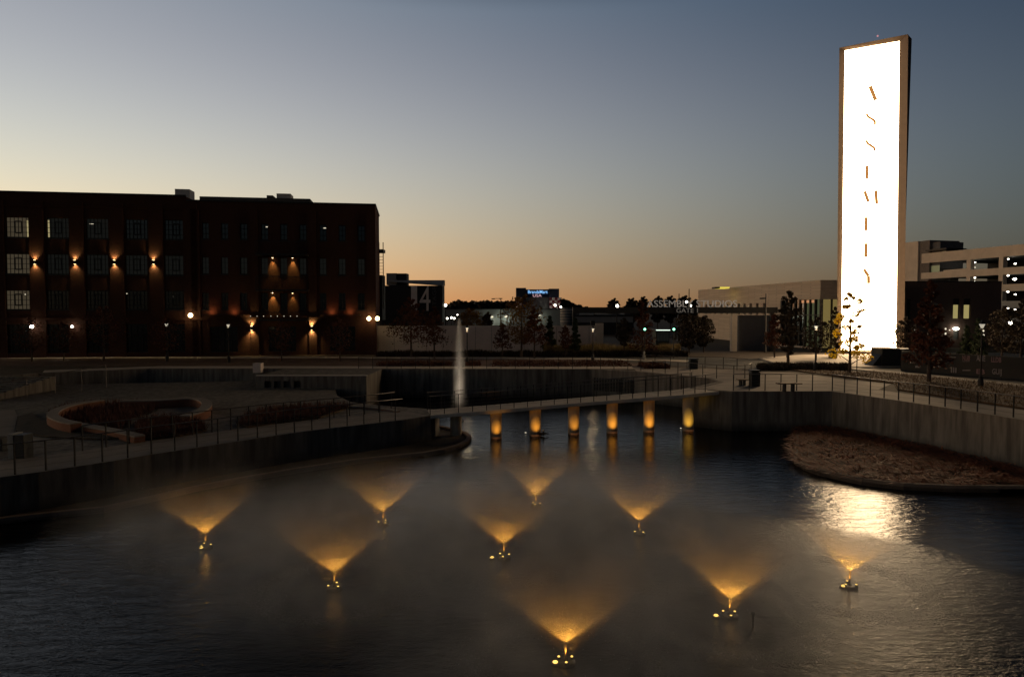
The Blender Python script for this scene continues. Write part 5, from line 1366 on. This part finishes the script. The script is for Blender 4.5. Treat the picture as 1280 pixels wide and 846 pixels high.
for _ in range(750):      # flying drops along the arcs of the sheet and falling outside it
    a = rs.uniform(0,6.283); r0 = 2.5*rs.random()**.8+.06; sl_ = rs.uniform(.85,1.25); zz_ = NZ+r0*sl_-.11*r0*r0*rs.uniform(1,2.6)+rs.gauss(0,.03*r0)
    if rs.random() < .15: zz_ = rs.uniform(.05,max(.1,zz_)); r0 = rs.uniform(1.2,2.6)
    if zz_ < .02: continue
    c = Vector((math.cos(a)*r0,math.sin(a)*r0,zz_)); k_ = rs.uniform(.0025,.005); d_ = Vector((math.cos(a)*.5,math.sin(a)*.5,.6 if r0 < 1.2 else -.6)).normalized()*k_*3.5
    dr.add([c-d_,c+Vector((k_,0,0)),c+Vector((-k_*.5,k_*.87,0)),c+Vector((-k_*.5,-k_*.87,0)),c+d_],[(0,2,1),(0,3,2),(0,1,3),(4,1,2),(4,2,3),(4,3,1)])
dm_ = mat('water_drop',(.8,.78,.74),.2,0)
tag(dr.build('drops', dm_, proto), kind='stuff')
for i,(x,y,lab) in enumerate(fps):
    o = proto if i == 0 else copy_tree(proto)
    o['label'] = 'amber lit fountain with low V of spray, '+lab
    b = P(x,y,WZ); o.location = b; o.rotation_euler = (0,0,i*1.1)
# floating side lamps, one near each fountain
for i,(x,y,lab) in enumerate(((694,829.5,'nearest fountain'),(895,771,'right front fountain'),(615,698,'central fountain'),(657,541.5,'second glowing column'),(851,536,'sixth glowing column'),(1054,734,'rightmost fountain'),(252,686,'far left fountain'))):
    b = P(x,y,WZ); r_ = thing('floating_light', b, 'small amber floating lamp left of the '+lab, 'lamp', 'amber floating lamps')
    MB().lathe([(.09,-.05),(.10,0),(.10,.03),(.06,.04)],b,12).build('float', plastic, r_)
    MB().ball(b+Z*.05,.05,10,1.2,1.2,.6).build('lens', lamp_amber if i < 3 or i > 4 else lamp_soft, r_)
b = P(941,783,WZ); r_ = thing('mooring_post', b, 'short dark post standing in the water right of the right front fountain', 'post')
MB().lathe([(.03,-.2),(.03,.30),(.045,.31),(.045,.36),(.02,.38)],b,8).build('post', darkmetal, r_)

# tall jet behind the bridge
jb = Vector((xw(574,48.5),48.5,WZ)); jt = PD(575,398,48.5).z
jroot = thing('tall_fountain', jb, 'single tall pale water jet rising behind the footbridge', 'fountain')
JH = jt-WZ
MB().lathe([(.3,-.05),(.32,.05),(.08,.08),(.05,.25)],jb,14).build('nozzle', darkmetal, jroot)
def jet_density(t,M):
    tx = t.nodes.new('ShaderNodeTexCoord'); s = t.nodes.new('ShaderNodeSeparateXYZ'); t.links.new(tx.outputs['Object'],s.inputs[0])
    x,y,z = s.outputs
    f = M('DIVIDE',z,JH,True)                     # 0 base .. 1 top
    wid = M('ADD',M('MULTIPLY',M('POWER',M('SUBTRACT',1.0,f,True),.40),.42),.03)
    nz = t.nodes.new('ShaderNodeTexNoise'); nz.inputs['Scale'].default_value = 3.0; nz.inputs['Detail'].default_value = 4
    mp = t.nodes.new('ShaderNodeMapping'); mp.inputs['Scale'].default_value = (1,1,.28); t.links.new(tx.outputs['Object'],mp.inputs[0]); t.links.new(mp.outputs[0],nz.inputs[0])
    r = M('SQRT',M('ADD',M('MULTIPLY',x,x),M('MULTIPLY',y,y)))
    q = M('DIVIDE',r,wid); body = M('EXPONENT',M('MULTIPLY',M('MULTIPLY',q,q),-2.4))
    body = M('MULTIPLY',body,M('ADD',M('MULTIPLY',M('POWER',f,1.4),8.5),.5))
    body = M('MULTIPLY',body,M('MULTIPLY',M('ADD',nz.outputs[0],-.2,True),2.4))
    qc = M('DIVIDE',r,.05); core = M('MULTIPLY',M('EXPONENT',M('MULTIPLY',M('MULTIPLY',qc,qc),-1)),16.0)
    return M('MULTIPLY',M('ADD',body,core),M('LESS_THAN',z,JH))
jm = vol_mat('jet_spray', jet_density)
MB().lathe([(.9,.1),(.88,JH*.3),(.8,JH*.6),(.65,JH*.85),(.4,JH*.97),(.05,JH+.02)],jb,20).build('water_column', jm, jroot)
for k in range(3):
    a = k*2.094+.5; q = jb+Vector((math.cos(a)*.9,math.sin(a)*.9,.1)); l = add_light('jet_light','SPOT',q,420,(1,.82,.62),jroot,.05,angle=R_(30),blend=.6)
    l.rotation_euler = (jb+Z*JH*.62-q).to_track_quat('-Z','Y').to_euler()
print('objects', len(bpy.data.objects))
